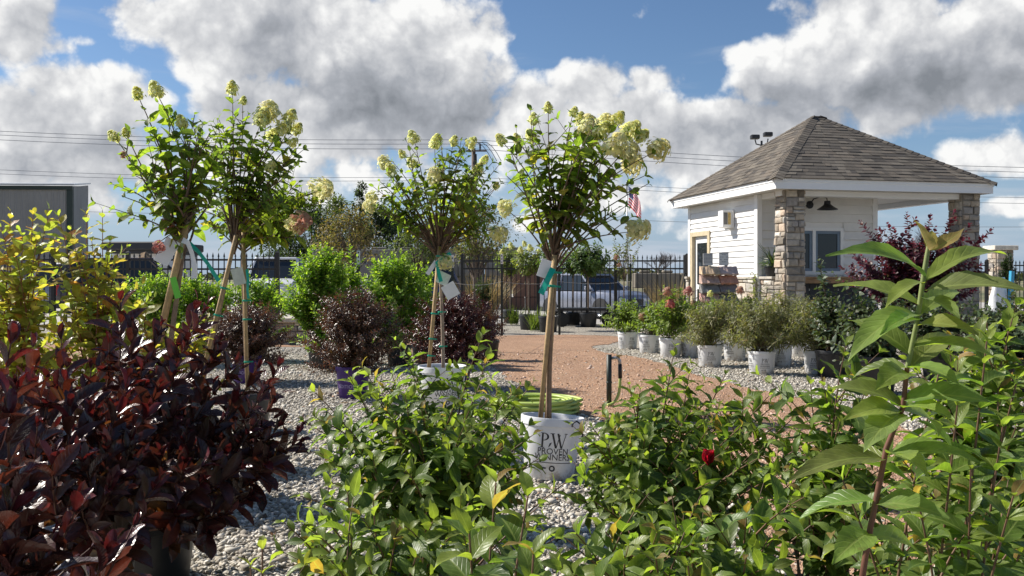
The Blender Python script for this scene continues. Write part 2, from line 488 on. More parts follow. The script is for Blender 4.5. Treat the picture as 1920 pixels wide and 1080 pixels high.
# ------------------------------------------------------------------ growing plants
def pick(cols, r):
    x = r.random() * sum(w for _, w in cols)
    for c, w in cols:
        x -= w
        if x <= 0: break
    k = r.uniform(.8, 1.22); g = r.uniform(.93, 1.07)
    return (c[0] * k * g, c[1] * k, c[2] * k / g)
def bez(a, c, b, n=8):
    return [a * (1 - t) ** 2 + c * (2 * t * (1 - t)) + b * t * t for t in [i / (n - 1) for i in range(n)]]
def along(pts, t):
    n = len(pts) - 1
    x = max(0, min(t, .9999)) * n; i = int(x); f = x - i
    return pts[i].lerp(pts[i + 1], f), (pts[i + 1] - pts[i]).normalized()
def plen(pts):
    return sum((pts[i + 1] - pts[i]).length for i in range(len(pts) - 1))
def leafy(L, pts, S, r, start=.3, tip=True):
    """opposite pairs of leaves along a stem, smaller and steeper towards its tip"""
    ln = plen(pts)
    n = max(2, int(ln * (1 - start) / S['node']))
    ph = r.uniform(0, PI)
    for i in range(n + 1):
        t = start + (1 - start) * i / n
        p, T = along(pts, t)
        o = T.orthogonal().normalized()
        o = Quaternion(T, ph + i * PI / 2 + r.uniform(-.3, .3)) @ o
        top = (n - i)                       # nodes below the tip
        size = min(1.0, .42 + .2 * top) if tip else 1.0
        size *= r.choice((r.uniform(.5, .8), r.uniform(.8, 1.2), r.uniform(.85, 1.15)))
        f = min(1.0, top / 4.0)
        pitch = S['p0'] + (S['p1'] - S['p0']) * f
        for sgn in ((1, -1) if S.get('opp', True) else (1,)):
            if r.random() < S.get('miss', .06): continue
            q = pitch + r.uniform(-.22, .22)
            D = T * math.cos(q) + o * (sgn * math.sin(q))
            U = T * math.sin(q) - o * (sgn * math.cos(q))
            g = S.get('flat', .35)
            U = (U * (1 - g) + Vector((r.uniform(-.3, .3), r.uniform(-.3, .3), 1)) * g)
            U = Quaternion(D, r.gauss(0, .32)) @ U
            c = pick(S['tipcol'] if (top < 2 and 'tipcol' in S) else (S['low'] if ('low' in S and t < .5 and r.random() < .6) else S['cols']), r)
            L.add(p, D, U, S['len'] * size, S['wid'] * size * r.uniform(.85, 1.15), S['droop'] * r.uniform(.4, 1.5), S['fold'] * r.uniform(.5, 1.4), c)
def shrub(parent, base, tips, S, r, stem_r=.004, stem_col=(.14, .09, .05), scatter=.08, names=('foliage', 'stem')):
    """tips are relative to parent; stems rise from around base"""
    L = Leaves(S.get('prof', 'lance'), S.get('res', 'mid'), S.get('ripple', .06))
    B = MB()
    for tp in tips:
        b = base + Vector((r.uniform(-scatter, scatter), r.uniform(-scatter, scatter), 0))
        d = tp - b
        c = b + Vector((d.x * S.get('flare', .35), d.y * S.get('flare', .35), d.z * .6)) + Vector((r.uniform(-.04, .04), r.uniform(-.04, .04), 0))
        pts = bez(b, c, tp, 9)
        B.tube(pts, [stem_r * (1.25 - .9 * i / 8) for i in range(9)], 5, stem_col, False)
        leafy(L, pts, S, r, S.get('start', .35))
        for k in range(S.get('side', 2)):
            t = r.uniform(.25, .82)
            p, T = along(pts, t)
            a = r.uniform(0, 2 * PI)
            out = Vector((math.cos(a), math.sin(a), r.uniform(.2, .9))).normalized()
            sl = S.get('slen', .2) * r.uniform(.6, 1.3)
            e = p + (T * .5 + out).normalized() * sl
            sp = bez(p, p + (T + out).normalized() * sl * .5, e, 5)
            B.tube(sp, [stem_r * .6 * (1.1 - .8 * i / 4) for i in range(5)], 4, stem_col, False)
            leafy(L, sp, S, r, .25)
    fo = L.build(names[0], S['mat'], parent)
    st = B.build(names[1], M_STEM, parent, smooth=True)
    return fo, st, L
def dome_tips(r, n, rx, ry, z0, z1, full=.35):
    """tips spread over an uneven dome"""
    out = []
    for _ in range(n):
        a = r.uniform(0, 2 * PI); q = math.sqrt(r.uniform(0, 1))
        if r.random() < full: q *= .7
        h = z0 + (z1 - z0) * (math.sqrt(max(0, 1 - q * q * .85)) * r.uniform(.75, 1.08))
        out.append(Vector((rx * q * math.cos(a), ry * q * math.sin(a), h)))
    return out

# ------------------------------------------------------------------ pots and lettering
def pot_prof(rt, rb, h, lip=.012):
    return [(rb * .96, .0), (rb, .006), (rb + (rt - rb) * .8, h * .80), (rt - .004, h * .86), (rt + lip * .2, h * .87), (rt + lip * .35, h * .985), (rt + lip * .2, h), (rt - .004, h), (rt - .010, h * .985), (rt - .018, h * .87)]
def add_pot(parent, rt, rb, h, mat, name='pot', seg=40, soil=True, loc=(0, 0, 0), lip=.012):
    m = MB(); m.lathe(pot_prof(rt, rb, h, lip), seg)
    m.add([(rb * .96 * math.cos(2 * PI * k / seg), rb * .96 * math.sin(2 * PI * k / seg), .002) for k in range(seg)], [tuple(range(seg))[::-1]])
    o = m.build(name, mat, parent, loc=loc); soft(o, 50)
    if soil:
        r = random.Random(int(rt * 1e4))
        s = MB()
        vs = [(0, 0, h * .90)]; fs = []
        rings = 5
        for i in range(1, rings + 1):
            for k in range(seg):
                a = 2 * PI * k / seg; q = (rt - .0175) * i / rings
                vs.append((q * math.cos(a), q * math.sin(a), h * .885 + (r.uniform(-.006, .012) if i < rings else 0)))
        for k in range(seg): fs.append((0, 1 + k, 1 + (k + 1) % seg))
        for i in range(rings - 1):
            for k in range(seg):
                a = 1 + i * seg
                fs.append((a + k, a + seg + k, a + seg + (k + 1) % seg, a + (k + 1) % seg))
        s.add(vs, fs); s.build('soil', M_SOIL, o)
    return o
def text_polys(body, size):
    c = bpy.data.curves.new('lettering', 'FONT'); c.body = body; c.size = size; c.align_x = 'CENTER'; c.resolution_u = 3
    o = bpy.data.objects.new('lettering', c); COL.objects.link(o)
    dg = bpy.context.evaluated_depsgraph_get()
    me = bpy.data.meshes.new_from_object(o.evaluated_get(dg))
    V = [(v.co.x, v.co.y) for v in me.vertices]; Fs = [tuple(p.vertices) for p in me.polygons]
    bpy.data.objects.remove(o); bpy.data.curves.remove(c); bpy.data.meshes.remove(me)
    return V, Fs
def serif_PW(size):
    """a serifed P and W with a small leaf between them, drawn as polygons"""
    V = []; Fs = []
    def quad(*p):
        k = len(V); V.extend(p); Fs.append(tuple(range(k, k + len(p))))
    quad((.08, 0), (.20, 0), (.20, 1), (.08, 1))
    quad((0, 0), (.30, 0), (.30, .035), (0, .035)); quad((0, .965), (.30, .965), (.30, 1), (0, 1))
    n = 14
    for i in range(n):
        a0 = PI / 2 - PI * i / n; a1 = PI / 2 - PI * (i + 1) / n
        o = lambda a: (.22 + .36 * math.cos(a), .74 + .26 * math.sin(a))
        q = lambda a: (.22 + .23 * math.cos(a), .74 + .215 * math.sin(a))
        quad(o(a0), o(a1), q(a1), q(a0))
    x = .72
    def stroke(xa, ya, xb, yb, w): quad((x + xa, ya), (x + xa + w, ya), (x + xb + w, yb), (x + xb, yb))
    stroke(.02, 1, .30, 0, .13); stroke(.36, 0, .58, .92, .05); stroke(.40, 1, .68, 0, .13); stroke(.74, 0, 1.02, 1, .05)
    quad((x - .06, .965), (x + .24, .965), (x + .24, 1), (x - .06, 1)); quad((x + .92, .965), (x + 1.16, .965), (x + 1.16, 1), (x + .92, 1))
    quad((.56, .02), (.70, .16), (.80, .40), (.64, .30))
    V = [((a - .92) * size, b * size) for a, b in V]
    return V, Fs
def wrap_on(m, V, Fs, ang, z0, rt, rb, h):
    vs = []
    for (x, y) in V:
        z = z0 + y
        r = rb + (rt - rb) * min(z / h, .86) + .0016
        a = ang + x / r
        vs.append((r * math.cos(a), r * math.sin(a), z))
    m.add(vs, Fs)
def strip(x0, x1, y0, y1, n=6):
    V = []; Fs = []
    for i in range(n + 1):
        x = x0 + (x1 - x0) * i / n
        V += [(x, y0), (x, y1)]
    for i in range(n): Fs.append((2 * i, 2 * i + 2, 2 * i + 3, 2 * i + 1))
    return V, Fs
def brand_print(angs, rt, rb, h, k=1.0):
    """the printed mark of the white pots: PW, PROVEN WINNERS, a rule and a round emblem"""
    m = MB()
    for a in angs:
        V, Fs = serif_PW(.062 * k * h / .3); wrap_on(m, V, Fs, a, h * .53, rt, rb, h)
        V, Fs = text_polys('PROVEN', .036 * k * h / .3); wrap_on(m, V, Fs, a, h * .43, rt, rb, h)
        V, Fs = text_polys('WINNERS', .036 * k * h / .3); wrap_on(m, V, Fs, a, h * .335, rt, rb, h)
        q = k * h / .3
        V, Fs = strip(-.085 * q, .085 * q, 0, .0028 * q); wrap_on(m, V, Fs, a, h * .285, rt, rb, h)
        n = 12; V = []; Fs = []
        for i in range(n):
            c_, s_ = math.cos(2 * PI * i / n), math.sin(2 * PI * i / n)
            V += [(.013 * q * c_, .013 * q * s_), (.007 * q * c_, .007 * q * s_)]
        for i in range(n): Fs.append((2 * i, (2 * i + 2) % (2 * n), (2 * i + 3) % (2 * n), 2 * i + 1))
        wrap_on(m, V, Fs, a, h * .2, rt, rb, h)
        V, Fs = strip(-.065 * q, -.025 * q, 0, .006 * q); wrap_on(m, V, Fs, a, h * .19, rt, rb, h)
    return m
def tag_card(name, label, cat, p, w, h, rot, mat, thick=.0012, group=None, hole=True):
    m = MB(); m.box(-w / 2, w / 2, -thick / 2, thick / 2, -h, 0)
    o = m.build(name, mat, None, loc=p, rot=rot)
    return tag(o, label, cat, group)
def ribbon(name, label, pts, w, mat, side=(0, 1, 0), cat='ribbon', group=None):
    pts = [Vector(p) for p in pts]; n = len(pts)
    o0 = pts[0]
    V = []; Fs = []
    for i, p in enumerate(pts):
        T = (pts[min(i + 1, n - 1)] - pts[max(i - 1, 0)]).normalized()
        s = T.cross(Vector(side)).normalized()
        s = Quaternion(T, .5 * math.sin(i * .9)) @ s
        nn = T.cross(s) * .0006
        for a in (-1, 1):
            V.append(p - o0 + s * (a * w / 2) + nn); V.append(p - o0 + s * (a * w / 2) - nn)
    for i in range(n - 1):
        a = 4 * i; b = a + 4
        Fs += [(a, a + 2, b + 2, b), (a + 1, b + 1, b + 3, a + 3), (a, b, b + 1, a + 1), (a + 2, a + 3, b + 3, b + 2)]
    m = MB(); m.add(V, Fs)
    return tag(m.build(name, mat, None, loc=o0), label, cat, group)

# ------------------------------------------------------------------ ground, path, parking lot
def gravel_mat(name, cols, scale, bump=1.0, dist=.02, patch=None):
    m, t, b, out = base_mat(name)
    tc = t.n('ShaderNodeTexCoord').outputs['Object']
    wv = t.vm('ADD', tc, t.vm('MULTIPLY', t.n('ShaderNodeTexNoise').outputs['Color'], (.01, .01, 0)))
    v = t.n('ShaderNodeTexVoronoi', feature='F1'); v.inputs['Scale'].default_value = scale
    t.lk(tc, v.inputs['Vector'])
    rp = t.n('ShaderNodeValToRGB')
    cr = rp.color_ramp
    cr.elements[0].position = 0; cr.elements[0].color = (*cols[0], 1)
    cr.elements[1].position = 1; cr.elements[1].color = (*cols[-1], 1)
    for i, c in enumerate(cols[1:-1]):
        e = cr.elements.new((i + 1) / (len(cols) - 1)); e.color = (*c, 1)
    sp = t.n('ShaderNodeSeparateColor'); t.lk(v.outputs['Color'], sp.inputs[0])
    t.lk(sp.outputs[0], rp.inputs[0])
    big = t.noise(tc, .9, 5, .6)
    k = t.mr(big, .3, .7, .80, 1.12, 'LINEAR')
    kc = t.n('ShaderNodeCombineXYZ')
    for i in range(3): t.lk(k, kc.inputs[i])
    c = t.mix(1.0, rp.outputs[0], kc.outputs[0], 'MULTIPLY')
    if patch:
        c = t.mix(t.mr(t.noise(tc, 2.5, 6, .65), .56, .72, 0, .7), c, (*patch, 1))
    t.lk(c, b.inputs['Base Color'])
    b.inputs['Roughness'].default_value = .9
    v2 = t.n('ShaderNodeTexVoronoi', feature='F1'); v2.inputs['Scale'].default_value = scale * 2.7; t.lk(tc, v2.inputs['Vector'])
    hgt = t.m('ADD', t.m('MULTIPLY', v.outputs['Distance'], -1.0), t.m('MULTIPLY', sp.outputs[1], .9))
    hgt = t.m('ADD', hgt, t.m('MULTIPLY', v2.outputs['Distance'], -.35))
    bp = t.n('ShaderNodeBump'); bp.inputs['Strength'].default_value = bump; bp.inputs['Distance'].default_value = dist
    t.lk(hgt, bp.inputs['Height']); t.lk(bp.outputs[0], b.inputs['Normal'])
    return m
GREY = [(.235, .205, .165), (.36, .325, .265), (.47, .43, .365), (.58, .54, .465)]
RED = [(.29, .15, .085), (.42, .235, .135), (.50, .30, .18), (.57, .39, .27)]
M_GRAVEL = gravel_mat('limestone_gravel', GREY, 42, 1.0, .025)
M_REDGRAVEL = gravel_mat('crushed_red_stone', RED, 75, .9, .016, (.27, .15, .09))
m_, t_, b_, o_ = base_mat('parking_concrete')
tc_ = t_.n('ShaderNodeTexCoord').outputs['Object']
n_ = t_.noise(tc_, .5, 8, .6)
t_.lk(t_.mix(t_.mr(n_, .35, .65), (.36, .34, .31, 1), (.46, .44, .40, 1)), b_.inputs['Base Color']); b_.inputs['Roughness'].default_value = .9
M_LOT = m_
m_, t_, b_, o_ = base_mat('dry_field')
tc_ = t_.n('ShaderNodeTexCoord').outputs['Object']
t_.lk(t_.mix(t_.mr(t_.noise(tc_, .02, 8, .6), .4, .6), (.10, .11, .05, 1), (.24, .20, .11, 1)), b_.inputs['Base Color']); b_.inputs['Roughness'].default_value = 1
M_FIELD = m_

def smooth01(a, b, x):
    t = np.clip((x - a) / (b - a), 0, 1); return t * t * (3 - 2 * t)
def ground_z(x, y):
    return -smooth01(21.6, 24.5, y) * np.clip(.33 + .03 * x, .05, .5)
def gz(x, y): return float(ground_z(np.array(float(x)), np.array(float(y))))
xs = np.array(sorted(set(list(np.linspace(-40, 40, 81)) + [-3000, -1500, -700, -350, -180, -100, -65, 65, 100, 180, 350, 700, 1500, 3000])))
ys = np.array(sorted(set(list(np.linspace(-6, 21.5, 23)) + list(np.linspace(21.5, 25, 8)) + list(np.linspace(25, 78, 28)) + [-60, -20, 95, 130, 200, 330, 600, 1000, 1800, 3500])))
X, Y = np.meshgrid(xs, ys)
Vg = np.stack([X, Y, ground_z(X, Y)], -1).reshape(-1, 3)
nx = len(xs)
q_yard, q_lot, q_field = [], [], []
for j in range(len(ys) - 1):
    for i in range(nx - 1):
        a = j * nx + i
        f = (a, a + 1, a + nx + 1, a + nx)
        yc = (ys[j] + ys[j + 1]) / 2; xc = (xs[i] + xs[i + 1]) / 2
        if -25 < xc < 30 and 21.5 < yc < 78: q_lot.append(f)
        elif yc < 21.5 and abs(xc) < 30: q_yard.append(f)
        else: q_field.append(f)
def sub_sheet(name, q, mat):
    q = np.array(q); u, inv = np.unique(q, return_inverse=True)
    o = link(name, quad_mesh(name, Vg[u], inv.reshape(q.shape), smooth=False), mat)
    o['kind'] = 'structure'
    return o
sub_sheet('ground', q_yard, M_GRAVEL)
sub_sheet('parking_lot', q_lot, M_LOT)
sub_sheet('field', q_field, M_FIELD)

PATH_PX = [(-160, 641), (200, 640), (470, 637), (560, 638), (700, 634), (900, 630), (1060, 628), (1150, 630), (1172, 637), (1150, 644), (1108, 650), (1128, 660), (1215, 674), (1300, 701), (1400, 728), (1480, 742), (1550, 760), (1660, 790), (1820, 850), (1960, 910), (2150, 1010),
           (2300, 1300), (1640, 1300), (1520, 1110), (1400, 975), (1300, 895), (1190, 815), (1070, 768), (985, 735), (940, 700), (915, 680), (800, 664), (650, 655), (560, 651), (470, 650), (300, 655), (130, 686), (-160, 720)]
PATH = []
pr = random.Random(3)
for i, p in enumerate(PATH_PX):
    a = G(*p); b = G(*PATH_PX[(i + 1) % len(PATH_PX)])
    n = max(1, int((b - a).length / .12))
    for k in range(n):
        q = a.lerp(b, k / n)
        PATH.append((q.x + pr.uniform(-.05, .05), q.y + pr.uniform(-.05, .05)))
bm = bmesh.new()
bm.faces.new([bm.verts.new((x, y, .006)) for x, y in PATH])
bmesh.ops.triangulate(bm, faces=bm.faces[:])
me = bpy.data.meshes.new('red_gravel_path'); bm.to_mesh(me); bm.free()
if me.polygons[0].normal.z < 0: me.flip_normals()
o = link('red_gravel_path', me, M_REDGRAVEL); o['kind'] = 'structure'
PA = np.array(PATH)
def in_path(x, y):
    inside = np.zeros(len(x), bool)
    j = len(PA) - 1
    for i in range(len(PA)):
        xi, yi = PA[i]; xj, yj = PA[j]
        c = ((yi > y) != (yj > y)) & (x < (xj - xi) * (y - yi) / (yj - yi + 1e-12) + xi)
        inside ^= c
        j = i
    return inside
# loose stones lying on the near ground
ICO_V = None
def stones(name, n, d0, d1, size, cols, want_path, mat, seed, pw=1.0):
    rs = np.random.RandomState(seed)
    bm = bmesh.new(); bmesh.ops.create_icosphere(bm, subdivisions=1, radius=1.0)
    v0 = np.array([v.co[:] for v in bm.verts]); f0 = np.array([[v.index for v in f.verts] for f in bm.faces]); bm.free()
    y = d0 + (d1 - d0) * rs.rand(n) ** pw; x = (rs.rand(n) * 2 - 1) * (y * .60 + .3)
    k = in_path(x, y + 0 * x)
    jit = rs.rand(n) < .03
    keep = (k == want_path) | jit
    x = x[keep]; y = y[keep]; n = len(x)
    s = size * (0.45 + rs.gamma(3.0, .22, n))
    sc3 = np.stack([s * rs.uniform(.7, 1.3, n), s * rs.uniform(.6, 1.1, n), s * rs.uniform(.4, .8, n)], -1)
    V = v0[None] * (1 + .28 * rs.randn(n, len(v0), 1)) * sc3[:, None, :]
    a = rs.rand(n) * 2 * PI; ca, sa = np.cos(a)[:, None], np.sin(a)[:, None]
    tl = rs.uniform(-.5, .5, n)[:, None]
    Vx = V[..., 0] * ca - V[..., 1] * sa; Vy = V[..., 0] * sa + V[..., 1] * ca; Vz = V[..., 2] + Vx * tl
    V = np.stack([Vx + x[:, None], Vy + y[:, None], Vz + (s * .32)[:, None]], -1).reshape(-1, 3)
    Fc = (f0[None] + (np.arange(n) * len(v0))[:, None, None]).reshape(-1, 3)
    cc = np.array(cols)[rs.randint(0, len(cols), n)] * rs.uniform(.8, 1.2, (n, 1))
    o = link(name, quad_mesh(name, V, Fc, None, np.repeat(cc, len(v0), 0), smooth=False), mat)
    o['kind'] = 'stuff'
    return o
M_STONE = paint('loose_stone', (1, 1, 1), .85, tinted=True, var=.2, scale=80)
stones('limestone_gravel', 130000, 2.9, 14.0, .0092, GREY[1:] + [(.66, .62, .55), (.30, .265, .22)], False, M_STONE, 5, 1.35)
stones('crushed_red_gravel', 34000, 4.2, 13.5, .0085, RED[1:] + [(.52, .38, .30)], True, M_STONE, 6, 1.1)

# fallen leaves blown over the gravel
rs_ = random.Random(12)
def fallen():
    L = Leaves('ellip', 'mid', .12)
    for k in range(420):
        y = rs_.uniform(3.0, 13.5); x = rs_.uniform(-.6, .6) * y
        a = rs_.uniform(0, 2 * PI)
        L.add((x, y, .018), (math.cos(a), math.sin(a), rs_.uniform(-.1, .25)), (rs_.uniform(-.3, .3), rs_.uniform(-.3, .3), 1), rs_.uniform(.03, .07), rs_.uniform(.015, .03), rs_.uniform(-.5, 1.0), rs_.uniform(0, .6),
              rs_.choice([(.20, .12, .05), (.28, .19, .07), (.12, .07, .04), (.16, .16, .05)]))
    o = L.build('fallen_leaves', M_DRY); o['kind'] = 'stuff'
fallen()

# ------------------------------------------------------------------ garden kiosk
M_SIDING = paint('vinyl_siding', (.76, .75, .725), .45, var=.06, scale=3, bump=.05, bscale=20)
M_TRIMW = paint('white_trim', (.82, .82, .81), .45, var=.02)
M_PLYTRIM = paint('bare_wood_trim', (.56, .47, .31), .6, var=.12, scale=12)
M_STONEV = paint('veneer_stone', (1, 1, 1), .88, tinted=True, var=.25, scale=14, bump=.7, bscale=45)
M_MORTAR = paint('mortar', (.30, .28, .25), .95, bump=.5, bscale=60)
M_SOFFIT = paint('soffit', (.60, .585, .55), .6, var=.05)
M_DARKPANEL = paint('dark_panel', (.035, .037, .042), .6, var=.2, scale=4)
M_COUNTER = paint('cedar_board', (.34, .20, .09), .6, var=.3, scale=10, bump=.2)
M_BLUEFRAME = paint('window_sash', (.16, .22, .29), .45)
m_, t_, b_, o_ = base_mat('window_glass')
b_.inputs['Base Color'].default_value = (.02, .025, .03, 1); b_.inputs['Roughness'].default_value = .03
b_.inputs['IOR'].default_value = 1.5
M_GLASS = m_
def shingle_mat():
    m, t, b, out = base_mat('asphalt_shingle')
    a = t.n('ShaderNodeAttribute', attribute_name='tint').outputs['Color']
    tc = t.n('ShaderNodeTexCoord').outputs['Object']
    n1 = t.noise(tc, 160, 3, .7); n2 = t.noise(tc, 1.6, 5, .6)
    k = t.m('MULTIPLY', t.mr(n1, .3, .7, .65, 1.35, 'LINEAR'), t.mr(n2, .3, .7, .85, 1.15, 'LINEAR'))
    kc = t.n('ShaderNodeCombineXYZ')
    for i in range(3): t.lk(k, kc.inputs[i])
    t.lk(t.mix(1.0, a, kc.outputs[0], 'MULTIPLY'), b.inputs['Base Color'])
    b.inputs['Roughness'].default_value = .95
    bp = t.n('ShaderNodeBump'); bp.inputs['Strength'].default_value = .5; bp.inputs['Distance'].default_value = .004
    t.lk(n1, bp.inputs['Height']); t.lk(bp.outputs[0], b.inputs['Normal'])
    return m
M_SHINGLE = shingle_mat()
HT = R(12.5)
HUT0 = P(1455, 520, 16.0); HUT0.z = 0
HW, HL, ZE0, ZE1, ZA = 4.45, 4.75, 2.68, 2.85, 4.42
hut = thing('garden_kiosk', 'white sided garden kiosk with a grey hipped shingle roof and a stone pillared porch', 'building', HUT0, HT)
STONE_COLS = [(.40, .345, .275), (.34, .30, .25), (.46, .41, .34), (.37, .31, .24), (.30, .275, .25), (.50, .46, .40), (.42, .33, .25)]
def stone_block(m, M, w, h, d, r):
    """a rough block whose face lies at local x 0..w, z 0..h and stands out by d towards -y"""
    c = min(.022, w * .2, h * .2); g = .006
    j = lambda k=.007: r.uniform(-k, k)
    V = []
    for (x, z) in ((g, g), (w - g, g), (w - g, h - g), (g, h - g)): V.append((x, .0, z))
    for (x, z) in ((g, g), (w - g, g), (w - g, h - g), (g, h - g)): V.append((x + j(), -d * .6 + j(), z + j()))
    for (x, z) in ((c, c), (w - c, c), (w - c, h - c), (c, h - c)): V.append((x + j(.009), -d + j(.009), z + j(.009)))
    V.append((w / 2 + j(.02), -d - r.uniform(-.004, .014), h / 2 + j(.01)))
    Fs = [(i, (i + 1) % 4, 4 + (i + 1) % 4, 4 + i) for i in range(4)] + [(4 + i, 4 + (i + 1) % 4, 8 + (i + 1) % 4, 8 + i) for i in range(4)] + [(8 + i, 8 + (i + 1) % 4, 12) for i in range(4)]
    base = r.choice(STONE_COLS); k = r.uniform(.75, 1.2)
    if r.random() < .06: k *= .45
    m.add([M @ Vector(v) for v in V], Fs, tuple(c_ * k for c_ in base))
def stone_face(m, o, ax, nrm, w, h, r, course=.135, lo=.10, hi=.32):
    """a face of stacked stone from corner o along ax (unit), outward nrm"""
    z = 0
    while z < h - .03:
        ch = min(course * r.uniform(.72, 1.25), h - z)
        if h - z - ch < .05: ch = h - z
        x = 0
        while x < w - .01:
            bw = r.uniform(lo, hi)
            if w - x - bw < .07: bw = w - x
            M = Matrix.Translation(Vector(o) + Vector(ax) * x + Vector((0, 0, z))) @ Matrix((Vector(ax), -Vector(nrm), Vector((0, 0, 1)))).transposed().to_4x4()
            if ch > .12 and bw > .12 and r.random() < .22:
                stone_block(m, M, bw, ch / 2, r.uniform(.022, .045), r)
                stone_block(m, M @ Matrix.Translation((0, 0, ch / 2)), bw, ch / 2, r.uniform(.022, .045), r)
            else:
                stone_block(m, M, bw, ch, r.uniform(.022, .05), r)
            x += bw
        z += ch
def stone_pillar(parent, x0, y0, w, d, h, seed, name='stone_pillar'):
    r = random.Random(seed)
    core = MB(); core.box(x0 + .03, x0 + w - .03, y0 + .03, y0 + d - .03, 0, h)
    oc = core.build(name, M_MORTAR, parent)
    m = MB()
    a, b = .03, .03
    stone_face(m, (x0 + a, y0 + b, 0), (1, 0, 0), (0, -1, 0), w - 2 * a, h, r)
    stone_face(m, (x0 + a, y0 + d - b, 0), (0, -1, 0), (-1, 0, 0), d - 2 * a, h, r)
    stone_face(m, (x0 + w - a, y0 + b, 0), (0, 1, 0), (1, 0, 0), d - 2 * a, h, r)
    stone_face(m, (x0 + w - a, y0 + d - b, 0), (-1, 0, 0), (0, 1, 0), w - 2 * a, h, r)
    m.build('stone_facing', M_STONEV, oc)
    return oc
stone_pillar(hut, .32, .25, .42, .42, ZE0, 21)
stone_pillar(hut, 3.98, .25, .42, .42, ZE0, 22)
stone_pillar(hut, 3.98, 4.05, .42, .42, ZE0, 23)
WX0, WX1, WY0, WY1, WZ = .30, 2.815, 1.26, 4.42, ZE0 - .004
DY0, DY1, DZ = 3.38, 4.22, 2.03          # door opening in the left wall
GX0, GX1, GZ0, GZ1 = .98, 2.05, 1.22, 2.0   # window opening in the porch wall
def lap(m, o, ax, nrm, spans, z0, z1, BH=.112, dep=.026):
    """lapped boards: o + ax*s + z, standing off along nrm"""
    ax = Vector(ax); nrm = Vector(nrm); o = Vector(o)
    z = z0
    while z < z1 - 1e-4:
        zt = min(z + BH, z1)
        for (a, b) in spans(z, zt):
            q = lambda s, zz, k: o + ax * s + Vector((0, 0, zz)) + nrm * k
            v = [q(a, z, dep), q(b, z, dep), q(b, zt, .004), q(a, zt, .004), q(a, z, .0), q(b, z, .0)]
            m.add(v, [(0, 1, 2, 3), (4, 5, 1, 0)])
        z = zt
def wall_boxes():
    m = MB()
    t = .1
    # left wall with the door opening
    m.box(WX0, WX0 + t, WY0, DY0, 0, WZ); m.box(WX0, WX0 + t, DY1, WY1, 0, WZ); m.box(WX0, WX0 + t, DY0, DY1, DZ, WZ)
    # porch wall with the window opening
    m.box(WX0 + t, GX0, WY0, WY0 + t, 0, WZ); m.box(GX1, WX1 - t, WY0, WY0 + t, 0, WZ)
    m.box(GX0, GX1, WY0, WY0 + t, 0, GZ0); m.box(GX0, GX1, WY0, WY0 + t, GZ1, WZ)
    m.box(WX1 - t, WX1, WY0, WY1, 0, WZ); m.box(WX0 + t, WX1 - t, WY1 - t, WY1, 0, WZ)
    return m
wall = wall_boxes().build('wall', M_SIDING, hut)
m = MB()
lap(m, (WX0, 0, 0), (0, -1, 0), (-1, 0, 0), lambda z, zt: [(-DY0 + .075, -WY0 - .07)] + ([(-WY1 + .07, -DY1 - .075)]) if z < DZ + .03 else [(-WY1 + .07, -WY0 - .07)], 1.06, WZ)
lap(m, (0, WY0, 0), (1, 0, 0), (0, -1, 0), lambda z, zt: [(WX0 + .07, GX0 - .07), (GX1 + .07, WX1 - .07)] if GZ0 - .08 < zt and z < GZ1 + .06 else [(WX0 + .07, WX1 - .07)], .02, WZ, .165, .05)
lap(m, (WX1, 0, 0), (0, 1, 0), (1, 0, 0), lambda z, zt: [(WY0 + .07, WY1 - .07)], .02, WZ)
m.build('siding', M_SIDING, wall)
for (x, y) in ((WX0, WY0), (WX1, WY0), (WX0, WY1), (WX1, WY1)):
    m = MB()
    sx_ = -1 if x == WX0 else 1; sy_ = -1 if y == WY0 else 1
    xa, xb = sorted((x - sx_ * .07, x + sx_ * .03)); ya, yb = sorted((y - sy_ * .07, y + sy_ * (.055 if sy_ < 0 else .03)))
    m.box(xa, xb, ya, yb, .02 if x == WX1 or y == WY0 else 1.12, WZ - .002)
    m.build('corner_trim', M_TRIMW, wall)
m = MB()   # stone wainscot under the left wall and a ledge towards the pillar
core = MB()
core.box(WX0 - .06, WX0 - .002, WY0, DY0 - .09, 0, 1.06); core.box(WX0 - .06, WX0 - .002, DY1 + .09, WY1, 0, 1.06)
core.box(.36, .66, .69, WY0 - .03, 0, 1.06)
wn = core.build('stone_wainscot', M_MORTAR, hut)
r_ = random.Random(31)
stone_face(m, (WX0 - .06, DY0 - .09, 0), (0, -1, 0), (-1, 0, 0), DY0 - .09 - WY0 + .06, 1.06, r_, .15, .14, .36)
m2 = MB(); stone_face(m2, (WX0 - .06, WY1, 0), (0, -1, 0), (-1, 0, 0), WY1 - DY1 - .09, 1.06, r_, .15, .1, .2); m2.build('stone_facing', M_STONEV, wn)
stone_face(m, (.36, WY0 - .03, 0), (0, -1, 0), (-1, 0, 0), WY0 - .72, 1.06, r_, .15, .14, .3)
stone_face(m, (WX0 - .06, WY0, 0), (1, 0, 0), (0, -1, 0), .1, 1.06, r_, .15, .1, .2)
m.build('stone_facing', M_STONEV, wn)
cp = MB()
cp.cbox(WX0 - .12, WX0 - .003, WY0 - .035, DY0 - .085, 1.062, 1.115, .01, (.44, .40, .34)); cp.cbox(WX0 - .12, WX0 - .003, DY1 + .085, WY1 + .03, 1.062, 1.115, .01, (.44, .40, .34))
cp.cbox(.29, .68, .685, WY0 - .04, 1.062, 1.115, .01, (.44, .40, .34))
cp.build('stone_cap', M_STONEV, wn)
